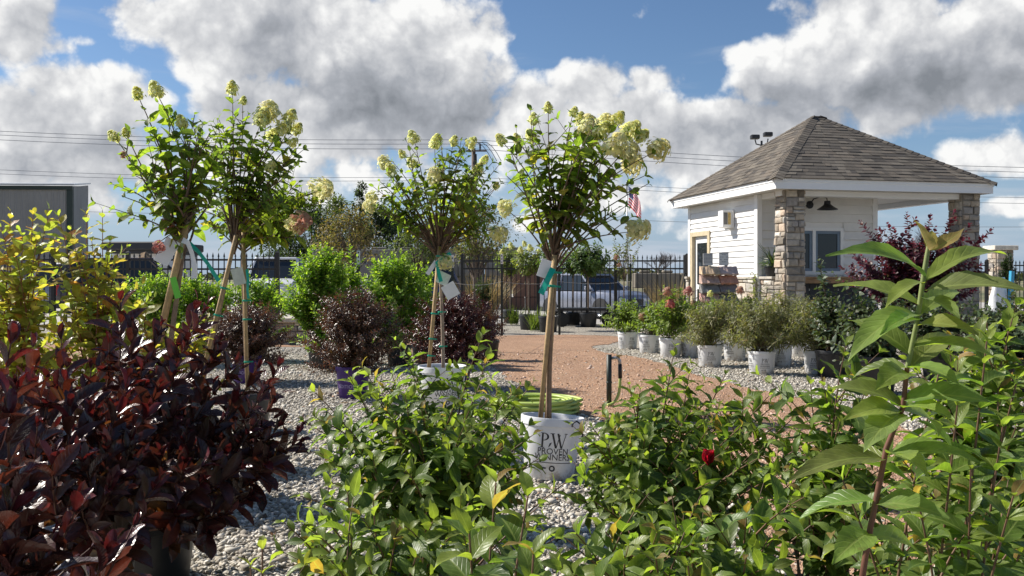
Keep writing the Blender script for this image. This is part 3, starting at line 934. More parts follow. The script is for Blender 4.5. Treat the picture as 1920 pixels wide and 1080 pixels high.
# door
dr = MB(); dr.box(WX0 + .03, WX0 + .07, DY0 + .03, DY1 - .03, .02, DZ - .03)
for (a, b, c, d) in ((DY0 + .14, DY1 - .14, .95, DZ - .16),):
    pass
door = dr.build('door', M_WHITE, hut)
m = MB(); m.box(WX0 + .018, WX0 + .028, DY0 + .16, DY1 - .16, .95, DZ - .18); m.build('pane', M_GLASS, door)
m = MB(); m.box(WX0 + .018, WX0 + .028, DY0 + .16, DY1 - .16, .22, .84); m.build('panel', M_GLASS, door)
m = MB(); m.tube([(WX0 + .03, DY0 + .09, 1.0), (WX0 - .02, DY0 + .09, 1.0)], .012, 8); m.tube([(WX0 - .02, DY0 + .06, 1.0), (WX0 - .02, DY0 + .16, 1.0)], .01, 8); m.build('handle', M_GALV, door, smooth=True)
m = MB()
m.box(WX0 - .045, WX0 + .10, DY0 - .075, DY0 + .03, .0, DZ + .07); m.box(WX0 - .045, WX0 + .10, DY1 - .03, DY1 + .075, .0, DZ + .07); m.box(WX0 - .043, WX0 + .10, DY0 + .03, DY1 - .03, DZ - .03, DZ + .068)
m.build('door_frame', M_PLYTRIM, hut)
# porch window: white frame, dark sashes, glass
m = MB()
for (a, b, c, d) in ((GX0 - .07, GX1 + .07, GZ0 - .07, GZ0), (GX0 - .07, GX1 + .07, GZ1, GZ1 + .06), (GX0 - .07, GX0, GZ0, GZ1), (GX1, GX1 + .07, GZ0, GZ1), (1.45, 1.515, GZ0, GZ1)):
    m.box(a, b, WY0 - .035, WY0 + .03, c, d)
win = m.build('window', M_TRIMW, hut)
m = MB()
for (xa, xb) in ((GX0, 1.45), (1.515, GX1)):
    s = .055
    m.box(xa, xa + s, WY0 - .012, WY0 + .028, GZ0, GZ1); m.box(xb - s, xb, WY0 - .012, WY0 + .028, GZ0, GZ1)
    m.box(xa + s, xb - s, WY0 - .012, WY0 + .028, GZ0, GZ0 + s); m.box(xa + s, xb - s, WY0 - .012, WY0 + .028, GZ1 - s, GZ1)
m.build('sash', M_BLUEFRAME, win)
m = MB(); m.box(GX0 + .02, 1.44, WY0 + .005, WY0 + .012, GZ0 + .02, GZ1 - .02); m.box(1.525, GX1 - .02, WY0 + .005, WY0 + .012, GZ0 + .02, GZ1 - .02); m.build('pane', M_GLASS, win)
m = MB(); m.cbox(.92, 2.42, WY0 - .42, WY0 - .045, 1.075, 1.115, .006); m.cbox(.95, 2.39, WY0 - .38, WY0 - .33, .985, 1.073, .004); m.build('counter_shelf', M_COUNTER, hut)
m = MB(); m.box(.75, 2.62, WY0 - .04, WY0 - .024, .0, 1.05)
for k in range(6): m.box(.76 + k * .31, .76 + k * .31 + .29, WY0 - .05, WY0 - .041, .03, 1.03)
m.build('dark_panelling', M_DARKPANEL, hut)
# floor slab, porch beams, soffit, fascia
m = MB(); m.box(.12, 4.5, .12, 4.6, -.05, .018); m.build('floor_slab', M_LOT, hut)
m = MB()
m.box(.30, 4.42, .34, .58, ZE0 - .10, ZE0 - .002); m.box(4.10, 4.30, .58, 4.1, ZE0 - .10, ZE0 - .002); m.box(WX1, 4.10, 4.14, 4.34, ZE0 - .10, ZE0 - .002); m.box(.36, .56, .58, WY0, ZE0 - .10, ZE0 - .002)
m.build('porch_beam', M_TRIMW, hut)
m = MB(); m.box(.025, HW - .025, .025, HL - .025, ZE0, ZE0 + .02); m.build('soffit', M_SOFFIT, hut)
m = MB()
m.box(0, HW, 0, .025, ZE0 - .012, ZE1); m.box(0, HW, HL - .025, HL, ZE0 - .012, ZE1); m.box(0, .025, .025, HL - .025, ZE0 - .012, ZE1); m.box(HW - .025, HW, .025, HL - .025, ZE0 - .012, ZE1)
m.box(-.012, HW + .012, -.012, -.001, ZE1 - .055, ZE1 + .002); m.box(-.012, -.001, -.001, HL, ZE1 - .055, ZE1 + .002)
m.build('fascia', M_TRIMW, hut)
# roof: courses of shingles on four slopes, then hip caps
RDG = .10
ov = .045
C4 = [Vector((-ov, -ov, ZE1)), Vector((HW + ov, -ov, ZE1)), Vector((HW + ov, HL + ov, ZE1)), Vector((-ov, HL + ov, ZE1))]
A0 = Vector((HW / 2 - RDG, HL / 2, ZA)); A1 = Vector((HW / 2 + RDG, HL / 2, ZA))
slopes = [(C4[0], C4[1], A1, A0), (C4[1], C4[2], A1, A1), (C4[2], C4[3], A0, A1), (C4[3], C4[0], A0, A0)]
m = MB(); rr = random.Random(8)
for (a, b, c, d) in slopes:
    nr = (b - a).cross(d - a).normalized()
    if nr.z < 0: nr = -nr
    m.add([a, b, c, d], [(0, 1, 2, 3)], (.10, .09, .08))
roof = m.build('roof', M_SHINGLE, hut)
m = MB()
SH = [(.120, .103, .083), (.092, .079, .065), (.148, .128, .102), (.106, .09, .072), (.07, .061, .052), (.135, .112, .088)]
for (a, b, c, d) in slopes:
    nr = (b - a).cross(d - a).normalized()
    if nr.z < 0: nr = -nr
    L = ((c + d) / 2 - (a + b) / 2).length
    rows = int(L / .128)
    for i in range(rows):
        t0 = i / rows; t1 = min(1, (i + 1.25) / rows)
        p0 = a.lerp(d, t0); p1 = b.lerp(c, t0); q0 = a.lerp(d, t1); q1 = b.lerp(c, t1)
        w = (p1 - p0).length
        x = 0
        off = rr.uniform(0, .3)
        while x < w - 1e-4:
            sw = rr.uniform(.10, .30)
            if x == 0: sw = .08 + off
            if w - x - sw < .05: sw = w - x
            f0, f1 = x / w, (x + sw) / w
            lft = .011 + rr.choice((0, 0, .006)) + rr.uniform(0, .0015)
            col = rr.choice(SH); k = rr.uniform(.85, 1.15); col = tuple(z_ * k for z_ in col)
            e = p0.lerp(p1, f0); g = p0.lerp(p1, f1); h_ = q0.lerp(q1, f1); l_ = q0.lerp(q1, f0)
            m.add([e + nr * lft, g + nr * lft, h_ + nr * .004, l_ + nr * .004, e, g], [(0, 1, 2, 3), (4, 5, 1, 0)], col)
            x += sw
m.build('shingles', M_SHINGLE, roof)
m = MB()
for (c, ap, s0, s1) in ((C4[0], A0, 3, 0), (C4[1], A1, 0, 1), (C4[2], A1, 1, 2), (C4[3], A0, 2, 3)):
    def nrm(k):
        a, b, c_, d = slopes[k]; n_ = (b - a).cross(d - a).normalized()
        return n_ if n_.z > 0 else -n_
    n0, n1 = nrm(s0), nrm(s1)
    T = (ap - c).normalized(); u0 = n0.cross(T).normalized(); u1 = n1.cross(T).normalized()
    up = (n0 + n1).normalized()
    if (u0 - u1).length < .01: pass
    side = T.cross(Vector((0, 0, 1))).normalized()
    e0 = T.cross(n0).normalized(); e1 = T.cross(n1).normalized()
    e0 = e0 if e0.z < 0 else -e0; e1 = e1 if e1.z < 0 else -e1
    n_ = int((ap - c).length / .125)
    for i in range(n_ + 1):
        p = c + T * (i * .125); q = p + T * .165
        col = rr.choice(SH); k = rr.uniform(.85, 1.1); col = tuple(z_ * k for z_ in col)
        hh = up * .022
        m.add([p + hh, q + up * .010, p + e0 * .14 + n0 * .018, q + e0 * .14 + n0 * .010, p + e1 * .14 + n1 * .018, q + e1 * .14 + n1 * .010, p, p + e0 * .14, p + e1 * .14],
              [(0, 1, 3, 2), (0, 4, 5, 1), (6, 0, 2, 7), (6, 8, 4, 0)], col)
m.cbox(A0.x - .02, A1.x + .02, A0.y - .05, A0.y + .05, ZA - .012, ZA + .018, .01, SH[0])
m.build('hip_cap', M_SHINGLE, roof)
# wall box with a yellow notice, on the left wall
m = MB(); m.cbox(WX0 - .06, WX0 - .024, 2.18, 2.62, 2.10, 2.46, .006); m.cbox(WX0 - .26, WX0 - .061, 2.20, 2.42, 2.10, 2.44, .01)
bx = m.build('wall_box', M_WHITE, hut)
M_GREYPANEL = paint('grey_panel', (.12, .12, .12), .4); M_YELLOW = paint('tan_notice', (.50, .36, .12), .5, var=.3, scale=20)
m = MB(); m.box(WX0 - .068, WX0 - .0605, 2.44, 2.60, 2.13, 2.43); m.build('grey_panel', M_GREYPANEL, bx)
m = MB(); m.box(WX0 - .15, WX0 - .09, 2.192, 2.199, 2.16, 2.40); m.build('notice', M_YELLOW, bx)
m = MB(); m.box(WX0 - .235, WX0 - .16, 2.192, 2.199, 2.16, 2.40); m.build('grille', M_GREYPANEL, bx)
# barn lamp hung off the porch wall
m = MB(); m.lathe([(.0, .0), (.075, .0), (.075, .03), (.0, .03)], 20, M=Matrix.Translation((1.38, WY0 - .025, 2.50)) @ Matrix.Rotation(R(90), 4, 'X'))
m.tube([(1.38, WY0 - .05, 2.50), (1.38, WY0 - .18, 2.60), (1.44, WY0 - .34, 2.63), (1.50, WY0 - .44, 2.60), (1.50, WY0 - .46, 2.52)], .011, 8)
m.lathe([(.03, 2.545), (.055, 2.54), (.06, 2.48), (.085, 2.455), (.14, 2.415), (.19, 2.385), (.19, 2.375), (.13, 2.40), (.07, 2.44)], 24, M=Matrix.Translation((1.50, WY0 - .46, 0)))
lp = m.build('barn_lamp', M_BLACKMETAL, hut); soft(lp)

# potted grass on the stone ledge
def W(x, y, z): return HUT0 + Quaternion((0, 0, 1), HT) @ Vector((x, y, z))
r_ = random.Random(77)
pl = thing('spike_planter', 'dark pot of spiky grass and small white flowers on the stone ledge beside the pillar', 'potted plant', W(.46, .98, 1.116))
add_pot(pl, .15, .11, .2, M_BLACKPOT)
L = Leaves('strap', 'mid', 0)
for k in range(46):
    a = r_.uniform(0, 2 * PI); el = r_.uniform(.5, 1.45)
    D = Vector((math.cos(a) * math.cos(el), math.sin(a) * math.cos(el), math.sin(el)))
    L.add((0, 0, .19), D, Vector((0, 0, 1)) - D * D.z, r_.uniform(.35, .66), .018, r_.uniform(.2, 1.1), .4, pick([((.05, .075, .03), 2), ((.03, .05, .02), 2)], r_))
L.build('foliage', M_FAR, pl)
L = Leaves('ovate', 'lo')
for k in range(160):
    a = r_.uniform(0, 2 * PI); q = r_.uniform(.05, .22)
    D = Vector((math.cos(a), math.sin(a), r_.uniform(-.3, .8))).normalized()
    L.add((q * math.cos(a), q * math.sin(a), .2 + r_.uniform(-.05, .1)), D, Vector((0, 0, 1)), .05, .035, .5, .2, (.07, .12, .03))
L.build('trailing_leaves', M_FAR, pl)
for k in range(14):
    L = Leaves('round', 'lo')
    a = r_.uniform(0, 2 * PI); q = r_.uniform(.1, .24); c = Vector((q * math.cos(a), q * math.sin(a), .22 + r_.uniform(-.03, .12)))
    for i in range(6):
        b = i * PI / 3; L.add(c, Vector((math.cos(b), math.sin(b) - .4, .3)).normalized(), Vector((0, -.5, 1)), .04, .035, .3, .2, (.75, .75, .68))
    L.build('flower', M_FLOWER, pl)

# rack of stone samples with two printed sheets in front of the left wall
rk0 = P(1345, 520, 15.2); rk0.z = 0
rack = thing('stone_sample_rack', 'rack of tan, red and grey stone samples with two printed sheets by the kiosk door', 'display rack', rk0, R(10))
m = MB()
for x in (-.17, .17): m.box(x - .02, x + .02, .02, .06, 0, 1.34 + (.12 if x > 0 else 0))
m.box(-.32, .32, .0, .05, .03, .08)
for z in (.72, .88, 1.04, 1.20): m.box(-.30, .30, .03, .05, z - .02, z + .02)
m.build('frame', M_BLACKMETAL, rack)
SC = [[(.58, .42, .27), (.54, .40, .35)], [(.48, .33, .27), (.56, .27, .18)], [(.24, .235, .225), (.24, .21, .20)], [(.52, .30, .26), (.19, .175, .17)]]
rs = random.Random(5)
for i, zc in enumerate((1.22, 1.07, .92, .77)):
    for k in range(2):
        m = MB(); x0 = -.32 + k * .325; x1 = x0 + .315
        n = 8
        V = []; Fs = []
        for a_ in range(n + 1):
            for (y, z) in ((.0, -.065), (-.13, -.085), (-.15, -.06), (-.05, .06), (.0, .065)):
                V.append((x0 + (x1 - x0) * a_ / n + rs.uniform(-.006, .006), y + rs.uniform(-.008, .008), zc + z + rs.uniform(-.008, .008)))
        for a_ in range(n):
            for b_ in range(5):
                p = a_ * 5 + b_; q = a_ * 5 + (b_ + 1) % 5
                Fs.append((p, p + 5, q + 5, q))
        Fs += [(0, 1, 2, 3, 4), tuple(n * 5 + z for z in (4, 3, 2, 1, 0))]
        m.add(V, Fs, SC[i][k])
        m.build('stone_sample', M_STONEV, rack)
M_GREYINK = paint('grey_print', (.25, .25, .26), .6)
for x, rows, z0, hh in ((-.17, 6, 1.30, .20), (.11, 4, 1.30, .22)):
    m = MB(); m.box(x - .085, x + .085, -.012, -.004, z0, z0 + hh)
    sh = m.build('printed_sheet', paint('sheet', (.62, .62, .60), .5), rack)
    g = MB()
    for i in range(rows):
        for k in range(4):
            if rows == 4 and (i + k) % 3 == 0: continue
            xx = x - .07 + k * .037; zz = z0 + hh - .045 - i * (hh - .06) / rows
            g.box(xx, xx + .027, -.0145, -.0125, zz, zz + .011)
    g.box(x - .075, x + .075, -.0145, -.0125, z0 + hh - .02, z0 + hh - .01)
    g.build('print', M_GREYINK, sh)

# ------------------------------------------------------------------ fences
M_FENCE = paint('fence_black', (.012, .012, .013), .4, var=.2)
def fence(label, a, b, h, posts, zb=.06, sp=.108):
    a = Vector(a); b = Vector(b); d = b - a; n = int(d.length / sp); u = d.normalized(); L = d.length
    rt = thing('iron_fence', label, 'fence', (a.x, a.y, 0), math.atan2(d.y, d.x), 'black iron fences')
    m = MB()
    for i in range(n):
        x = (i + .5) * L / n
        m.box(x - .009, x + .009, -.009, .009, zb, h - .05)
        m.add([(x - .016, -.016, h - .06), (x + .016, -.016, h - .06), (x + .016, .016, h - .06), (x - .016, .016, h - .06), (x, 0, h + .03)], [(0, 1, 4), (1, 2, 4), (2, 3, 4), (3, 0, 4)])
    m.build('pickets', M_FENCE, rt)
    for z in (.16, h - .30, h - .12):
        m = MB(); m.box(0, L, -.016, .016, z - .018, z + .018); m.build('rail', M_FENCE, rt)
    for x in posts:
        m = MB(); m.box(x - .035, x + .035, -.035, .035, 0, h + .02); m.add([(x - .042, -.042, h + .02), (x + .042, -.042, h + .02), (x + .042, .042, h + .02), (x - .042, .042, h + .02), (x, 0, h + .06)], [(0, 1, 4), (1, 2, 4), (2, 3, 4), (3, 0, 4), (3, 2, 1, 0)])
        m.build('post', M_FENCE, rt)
    return rt
fence('long black iron fence behind the yellow-green shrubs on the left', (-13.5, 17.6, 0), (-4.55, 17.6, 0), 1.56, [0, 2.3, 4.6, 6.05, 8.95])
fence('black iron fence running from behind the middle hydrangea tree to the kiosk', (-1.15, 21.0, 0), (4.05, 21.0, 0), 1.60, [0, 1.75, 2.9, 3.55, 5.2])
fence('stretch of black iron fence beside the capped stone pier on the right', (8.9, 25.2, 0), (13.2, 25.2, 0), 1.55, [0, 2.4, 4.3])
fence('last stretch of black iron fence right of the capped stone pier', (13.95, 25.2, 0), (17.0, 25.2, 0), 1.55, [3.05])
gp = thing('gate_post', 'thick black gate post at the left end wall of the kiosk', 'post', (4.02, 20.7, 0))
m = MB(); m.cbox(-.06, .06, -.06, .06, 0, 1.18, .01); m.build('post', M_FENCE, gp)
m = MB(); m.cbox(-.10, .10, -.08, .08, 1.18, 1.62, .015); m.build('closer_box', M_FENCE, gp)
# stone pier with a cap
pier = thing('stone_pier', 'square stone fence pier with a pale flat cap at the right edge', 'pier', (13.35, 25.0, 0))
stone_pillar(pier, 0, 0, .5, .5, 1.85, 41, 'pier_body')
m = MB(); m.cbox(-.08, .58, -.08, .58, 1.852, 1.98, .015, (.60, .55, .46)); m.build('cap', M_STONEV, pier)

# T posts and steel posts that carry the trellis wire
def tpost(px, ytop, ybot, label, d=None, white=True):
    d = d or CAM_H * F / (ybot - 520.0)
    p = P(px, 520, d); h = CAM_H - (ytop - 520) / F * d
    t = thing('trellis_post', label, 'post', (p.x, p.y, 0), 0, 'trellis posts')
    m = MB(); zt = h - (.19 if white else 0)
    m.box(-.022, .022, -.003, .003, 0, zt); m.box(-.003, .003, .003, .035, 0, zt)
    for k in range(int(h / .06)): m.box(-.008, .008, -.009, -.003, .05 + k * .06, .075 + k * .06)
    m.build('post', M_TPOST, t)
    if white:
        m = MB(); m.box(-.023, .023, -.004, .004, zt, h); m.box(-.004, .004, .004, .036, zt, h); m.build('painted_tip', M_WHITE, t)
    return t
M_TPOST = paint('dark_green_steel', (.02, .03, .025), .5, var=.3)
tpost(941, 476, 630, 'steel trellis post with a white tip left of the right hydrangea tree trunk')
tpost(1049, 500, 628, 'plain dark steel trellis post just right of the right hydrangea tree trunk', white=False)
tpost(1182, 478, 618, 'steel trellis post with a white tip in the row by the kiosk hydrangeas')
tpost(672, 470, 640, 'steel trellis post with a white tip between the bright green shrubs', d=12.5)
tpost(848, 478, 640, 'steel trellis post with a white tip behind the middle hydrangea tree', d=13.5)
m = MB()
pts = [P(848, 520, 13.5), P(941, 520, 17.0), P(1049, 520, 17.3), P(1182, 520, 19.08)]
wp = []
for i in range(3):
    for k in range(9):
        q = pts[i].lerp(pts[i + 1], k / 8); q.z = 1.02 - .05 * math.sin(PI * k / 8); q.y -= .03
        wp.append(q)
o0 = wp[0].copy()
m.tube([p - o0 for p in wp], .0035, 5)
tag(m.build('trellis_wire', M_GALV, None, loc=o0), 'thin wire strung along the trellis posts before the iron fence', 'wire')

# ------------------------------------------------------------------ far buildings and yard
def ribbed(name, col):
    m, t, b, out = base_mat(name)
    tc = t.n('ShaderNodeTexCoord').outputs['Object']
    w = t.n('ShaderNodeSeparateXYZ'); t.lk(tc, w.inputs[0])
    n1 = t.noise(tc, .6, 5, .6)
    t.lk(t.mix(t.mr(n1, .3, .7), (*[c * .9 for c in col], 1), (*[c * 1.08 for c in col], 1)), b.inputs['Base Color'])
    b.inputs['Roughness'].default_value = .5; b.inputs['Metallic'].default_value = .1
    return m
M_METALW = ribbed('ribbed_steel', (.27, .26, .25)); M_TRIMG = paint('dark_green_trim', (.02, .035, .03), .5); M_ROOFM = paint('steel_roof', (.42, .43, .44), .4, metal=.2)
wa = P(135, 520, 46); zb_ = gz(wa.x, 46)
wh = thing('metal_warehouse', 'large grey ribbed metal warehouse with dark corner trim on the left', 'building', (wa.x, wa.y, zb_ - .1), R(3))
H1 = CAM_H + 170 / F * 46 - zb_ + .1
m = MB()
# long side runs left along local -x, end wall runs back to the right
e = Vector((-5.3, 15.0, 0))
def rib_wall(m, p, q, z0, z1a, z1b, sp=.3, k=.03):
    p = Vector(p); q = Vector(q); d = q - p; L = d.length; u = d / L; nn = Vector((u.y, -u.x, 0))
    n = int(L / sp); top = lambda s: z1a + (z1b - z1a) * s / L
    prev = None
    for i in range(n):
        s = i * L / n; w = L / n
        prof_ = [(s, 0), (s + w * .6, 0), (s + w * .7, k), (s + w * .9, k), (s + w, 0)]
        for a, b in zip(prof_[:-1], prof_[1:]):
            A = p + u * a[0] + nn * a[1]; B = p + u * b[0] + nn * b[1]
            m.add([A + Vector((0, 0, z0)), B + Vector((0, 0, z0)), B + Vector((0, 0, top(b[0]))), A + Vector((0, 0, top(a[0])))], [(0, 1, 2, 3)])
rib_wall(m, (-16, 0, 0), (0, 0, 0), 0, H1, H1); rib_wall(m, (0, 0, 0), tuple(e), 0, H1, H1 + 1.55)
m.add([(-16, 0, 0), (-16, 0, H1), tuple(e + Vector((-10.7, 0, H1 + 1.5))), tuple(e + Vector((-10.7, 0, 0)))], [(0, 1, 2, 3)])
m.add([tuple(e), tuple(e + Vector((0, 0, H1 + 1.5))), tuple(e + Vector((-10.7, 0, H1 + 1.5))), tuple(e + Vector((-10.7, 0, 0)))], [(0, 1, 2, 3)])
m.build('wall', M_METALW, wh)
m = MB()
m.add([(-16.2, -.25, H1 + .12), (.2, -.25, H1 + .12), (e.x + .2, e.y, H1 + 1.72), (-16.2, e.y, H1 + 1.72), (-16.2, -.25, H1 + .04), (.2, -.25, H1 + .04), (e.x + .2, e.y, H1 + 1.64), (-16.2, e.y, H1 + 1.64)], [(0, 1, 2, 3), (7, 6, 5, 4), (0, 4, 5, 1), (1, 5, 6, 2), (2, 6, 7, 3), (3, 7, 4, 0)])
m.build('roof', M_ROOFM, wh)
m = MB(); m.box(-.25, .05, -.06, .10, 0, H1 + .02); m.box(-16.2, .06, -.13, -.035, H1 - .16, H1 + .03); m.build('corner_trim', M_TRIMG, wh)

# low open shed with a black fascia, a white wall below and mulch beside it
sp_ = P(300, 520, 40); zz = gz(sp_.x, 40)
shed = thing('storage_shed', 'low white storage shed with a thick black roof edge beyond the left fence', 'building', (sp_.x, sp_.y, zz), R(-4))
m = MB(); m.box(-2.3, .0, .3, 4.0, 0, 2.20); m.build('wall', M_WHITE, shed)
m = MB(); m.cbox(-2.55, .15, -.3, 4.4, 2.36, 2.72, .05); m.box(-2.4, .05, -.1, 4.2, 2.21, 2.355); m.build('roof', M_DARKPANEL, shed)
def mound(name, label, cat, loc, rx, ry, h, col, seed, kind=None):
    r = random.Random(seed); m = MB(); n = 26; V = []; Fs = []
    from mathutils import noise as mn
    for j in range(n + 1):
        for i in range(n + 1):
            x = -1 + 2 * i / n; y = -1 + 2 * j / n
            q = max(0, 1 - math.sqrt(x * x + y * y))
            V.append((x * rx, y * ry, -.05 + h * min(1.15, q * 1.35) * (1 + .45 * mn.noise(Vector((x * 3 + seed, y * 3, 0)))) + .06 * mn.noise(Vector((x * 14, y * 14, seed)))))
    for j in range(n):
        for i in range(n): a = j * (n + 1) + i; Fs.append((a, a + 1, a + n + 2, a + n + 1))
    m.add(V, Fs, col)
    return tag(m.build(name, M_MOUND, None, loc=loc), label, cat)
M_MOUND = paint('loose_heap', (1, 1, 1), 1.0, tinted=True, var=.4, scale=4, bump=1.0, bscale=9)
mp = P(262, 520, 36); mound('mulch_pile', 'brown heap of mulch under the black shed roof beyond the left fence', 'pile', (mp.x, mp.y, gz(mp.x, mp.y)), 2.4, 1.6, 1.75, (.22, .15, .09), 2)
# concrete block retaining wall behind the parked cars
def block_wall(name, label, x0, y0, ang, nb, rows, bw=1.2, bh=.62, col=(.47, .455, .43), cat='wall', seed=1):
    r = random.Random(seed)
    w = thing(name, label, cat, (x0, y0, gz(x0, y0) - .05), ang)
    m = MB()
    for j in range(rows):
        for i in range(nb):
            k = r.uniform(.88, 1.08); x = i * bw + (bw / 2 if j % 2 else 0)
            m.cbox(x + .01, x + bw - .01, r.uniform(-.02, .02), .6, j * bh, (j + 1) * bh - .012, .03, tuple(c * k for c in col))
            if j == rows - 1: m.cbox(x + .25, x + bw - .25, .15, .45, (j + 1) * bh - .01, (j + 1) * bh + .1, .04, tuple(c * k for c in col))
    m.build('blocks', M_CONC, w)
    return w
p = P(560, 520, 41); block_wall('block_wall', 'long pale concrete block retaining wall behind the parked cars in the centre', p.x, p.y, R(2), 8, 4, seed=1)
p = P(1190, 520, 35); block_wall('block_wall', 'tan concrete block bin wall behind the iron fence left of the kiosk', p.x, p.y, R(4), 3, 3, .9, .6, (.50, .45, .37), seed=2)
p = P(938, 520, 40); block_wall('block_wall', 'reddish block bin wall seen between the potted trees at the fence', p.x, p.y, R(0), 2, 3, 1.1, .6, (.40, .22, .16), seed=3)
def grass_tuft(label, x, y, n, h, seed):
    r = random.Random(seed); t = thing('dry_grass', label, 'grass', (x, y, gz(x, y)))
    L = Leaves('strap', 'mid', 0)
    for k in range(n):
        a = r.uniform(0, 2 * PI); el = r.uniform(1.05, 1.5); q = r.uniform(0, .35)
        D = Vector((math.cos(a) * math.cos(el), math.sin(a) * math.cos(el), math.sin(el)))
        L.add((q * math.cos(a), q * math.sin(a), 0), D, Vector((0, 0, 1)) - D * D.z, h * r.uniform(.6, 1.05), .022, r.uniform(.1, .6), .3, pick([((.34, .25, .11), 2), ((.25, .19, .08), 2), ((.16, .15, .06), 1)], r))
    L.build('blades', M_DRY, t)
p = P(1262, 520, 27); grass_tuft('tall tan ornamental grass behind the fence beside the kiosk door', p.x, p.y, 420, 1.75, 3)
p = P(1290, 520, 25); grass_tuft('narrow tan grass clump behind the gate post of the kiosk', p.x, p.y, 200, 1.35, 4)
p = P(905, 520, 27); grass_tuft('tan grass clump behind the left end of the fence by the middle tree', p.x, p.y, 380, 1.75, 5)

# ------------------------------------------------------------------ utility pole, power lines, flag, flood lights
pp = P(888, 520, 62); zt = CAM_H + 246 / F * 62
M_POLE = paint('weathered_pole', (.13, .10, .08), .9, var=.3)
up = thing('utility_pole', 'wooden utility pole with insulators behind the middle hydrangea tree', 'pole', (pp.x, pp.y, gz(pp.x, 62)))
m = MB(); m.tube([(0, 0, 0), (0, 0, zt + .1)], [.19, .14], 12); m.build('pole', M_POLE, up, smooth=True)
m = MB(); m.box(-.5, .9, -.24, -.14, zt - .15, zt - .05); m.build('crossarm', M_POLE, up)
for x in (-.3, -.05, .45):
    m = MB(); m.lathe([(.0, 0), (.05, 0), (.08, .08), (.05, .12), (.08, .2), (.05, .26), (.08, .34), (.04, .45), (0, .46)], 10, M=Matrix.Translation((x, -.19, zt - .05))); m.build('insulator', M_BLACKMETAL, up, smooth=True)
m = MB()
for k in range(3): m.tube([(-.3 + .3 * k, -.19, zt + .4)] + [(-.3 + .3 * k + 1.6 * t, -.2, zt + .4 + .25 * math.sin(PI * t) - 1.2 * t * t) for t in (.2, .4, .6, .8, 1)], .02, 5)
m.build('jumper_wire', M_BLACKMETAL, up)
m = MB(); m.tube([(.17, -.1, zt - .3), (.22, -.1, zt - 1.6), (.15, -.1, zt - 3)], .05, 6); m.build('drop_cable', M_BLACKMETAL, up)
def wire(label, pts, d, rad=.017):
    q = [P(x, y, d) for x, y in pts]
    out = []
    for i in range(len(q) - 1):
        for k in range(12):
            f = k / 12; v = q[i].lerp(q[i + 1], f); v.z -= .35 * math.sin(PI * f); out.append(v)
    out.append(q[-1]); o0 = out[0].copy()
    m = MB(); m.tube([v - o0 for v in out], rad, 5)
    tag(m.build('power_line', M_WIRE, None, loc=o0), label, 'power line', 'power lines across the sky')
M_WIRE = paint('aluminium_cable', (.20, .21, .23), .5)
wire('topmost power line, meeting the top of the utility pole', [(-200, 236), (888, 262), (2100, 318)], 61.9)
wire('second power line from the top, just under the topmost one', [(-200, 243), (888, 270), (2100, 327)], 61.7)
wire('third power line from the top, lowest of the upper set', [(-200, 252), (888, 279), (2100, 338)], 61.5)
wire('upper line of the middle pair of power lines', [(-200, 309), (888, 332), (2100, 372)], 62.3, .014)
wire('lower line of the middle pair of power lines', [(-200, 317), (888, 338), (2100, 384)], 62.1, .014)
wire('lowest single power line, sagging low over the horizon trees', [(-200, 383), (888, 400), (2100, 425)], 62.5, .013)
fp = P(1176, 520, 55); ftop = CAM_H + 176 / F * 55
fl = thing('flag_pole', 'slim silver flag pole with an American flag hanging from it', 'flag pole', (fp.x, fp.y, gz(fp.x, 55)))
zf = ftop - gz(fp.x, 55)
m = MB(); m.tube([(0, 0, 0), (0, 0, zf)], [.05, .03], 10); m.lathe([(0, zf), (.06, zf + .03), (.07, zf + .07), (.05, zf + .12), (0, zf + .13)], 10); m.build('pole', M_GALV, fl, smooth=True)
M_FLAGC = flower_mat('flag_cloth')
nx_, ny_ = 28, 39
V = []; Fs = []; C = []
fw, fh = 2.2, 1.25
for j in range(ny_ + 1):
    for i in range(nx_ + 1):
        u = i / nx_; v = j / ny_
        fold = .10 * math.sin(u * 15 + v * 2) * (.3 + u)
        V.append((.05 + u * fw * .34 + .05 * math.sin(v * 3), fold, zf - .12 - v * fh * .95 - u * 1.0 * (.6 + .4 * u)))
fm = MB()
for j in range(ny_):
    for i in range(nx_):
        u = (i + .5) / nx_; v = (j + .5) / ny_
        st_ = int(v * 13)
        c = (.62, .02, .04) if st_ % 2 == 0 else (.88, .88, .88)
        if u < .4 and v < 7 / 13:
            c = (.02, .03, .16)
            if (i + (j % 2)) % 2 == 0 and j % 3 == 1: c = (.7, .7, .75)
        a = j * (nx_ + 1) + i
        k = len(fm.v)
        fm.add([V[a], V[a + 1], V[a + nx_ + 2], V[a + nx_ + 1]], [(0, 1, 2, 3)], c)
fm.build('flag', M_FLAGC, fl)
lpp = P(1428, 520, 42); zl = CAM_H + 262 / F * 42 - gz(lpp.x, 42)
lp_ = thing('flood_light_pole', 'black pole with two flood lights showing over the kiosk roof', 'lamp post', (lpp.x, lpp.y, gz(lpp.x, 42)))
m = MB(); m.tube([(0, 0, 0), (0, 0, zl - .15)], .05, 8); m.tube([(-.3, 0, zl - .1), (-.25, 0, zl - .3), (.0, 0, zl - .36), (.25, 0, zl - .3), (.3, 0, zl - .05)], .03, 6); m.build('pole', M_BLACKMETAL, lp_)
for x, z in ((-.32, .0), (.28, .12)):
    m = MB(); m.cbox(x - .2, x + .2, -.18, .12, zl + z - .08, zl + z + .12, .03, M=Matrix.Translation((0, 0, 0))); m.cbox(x - .17, x + .17, -.21, -.18, zl + z - .06, zl + z + .09, .01); m.build('flood_light', M_BLACKMETAL, lp_)

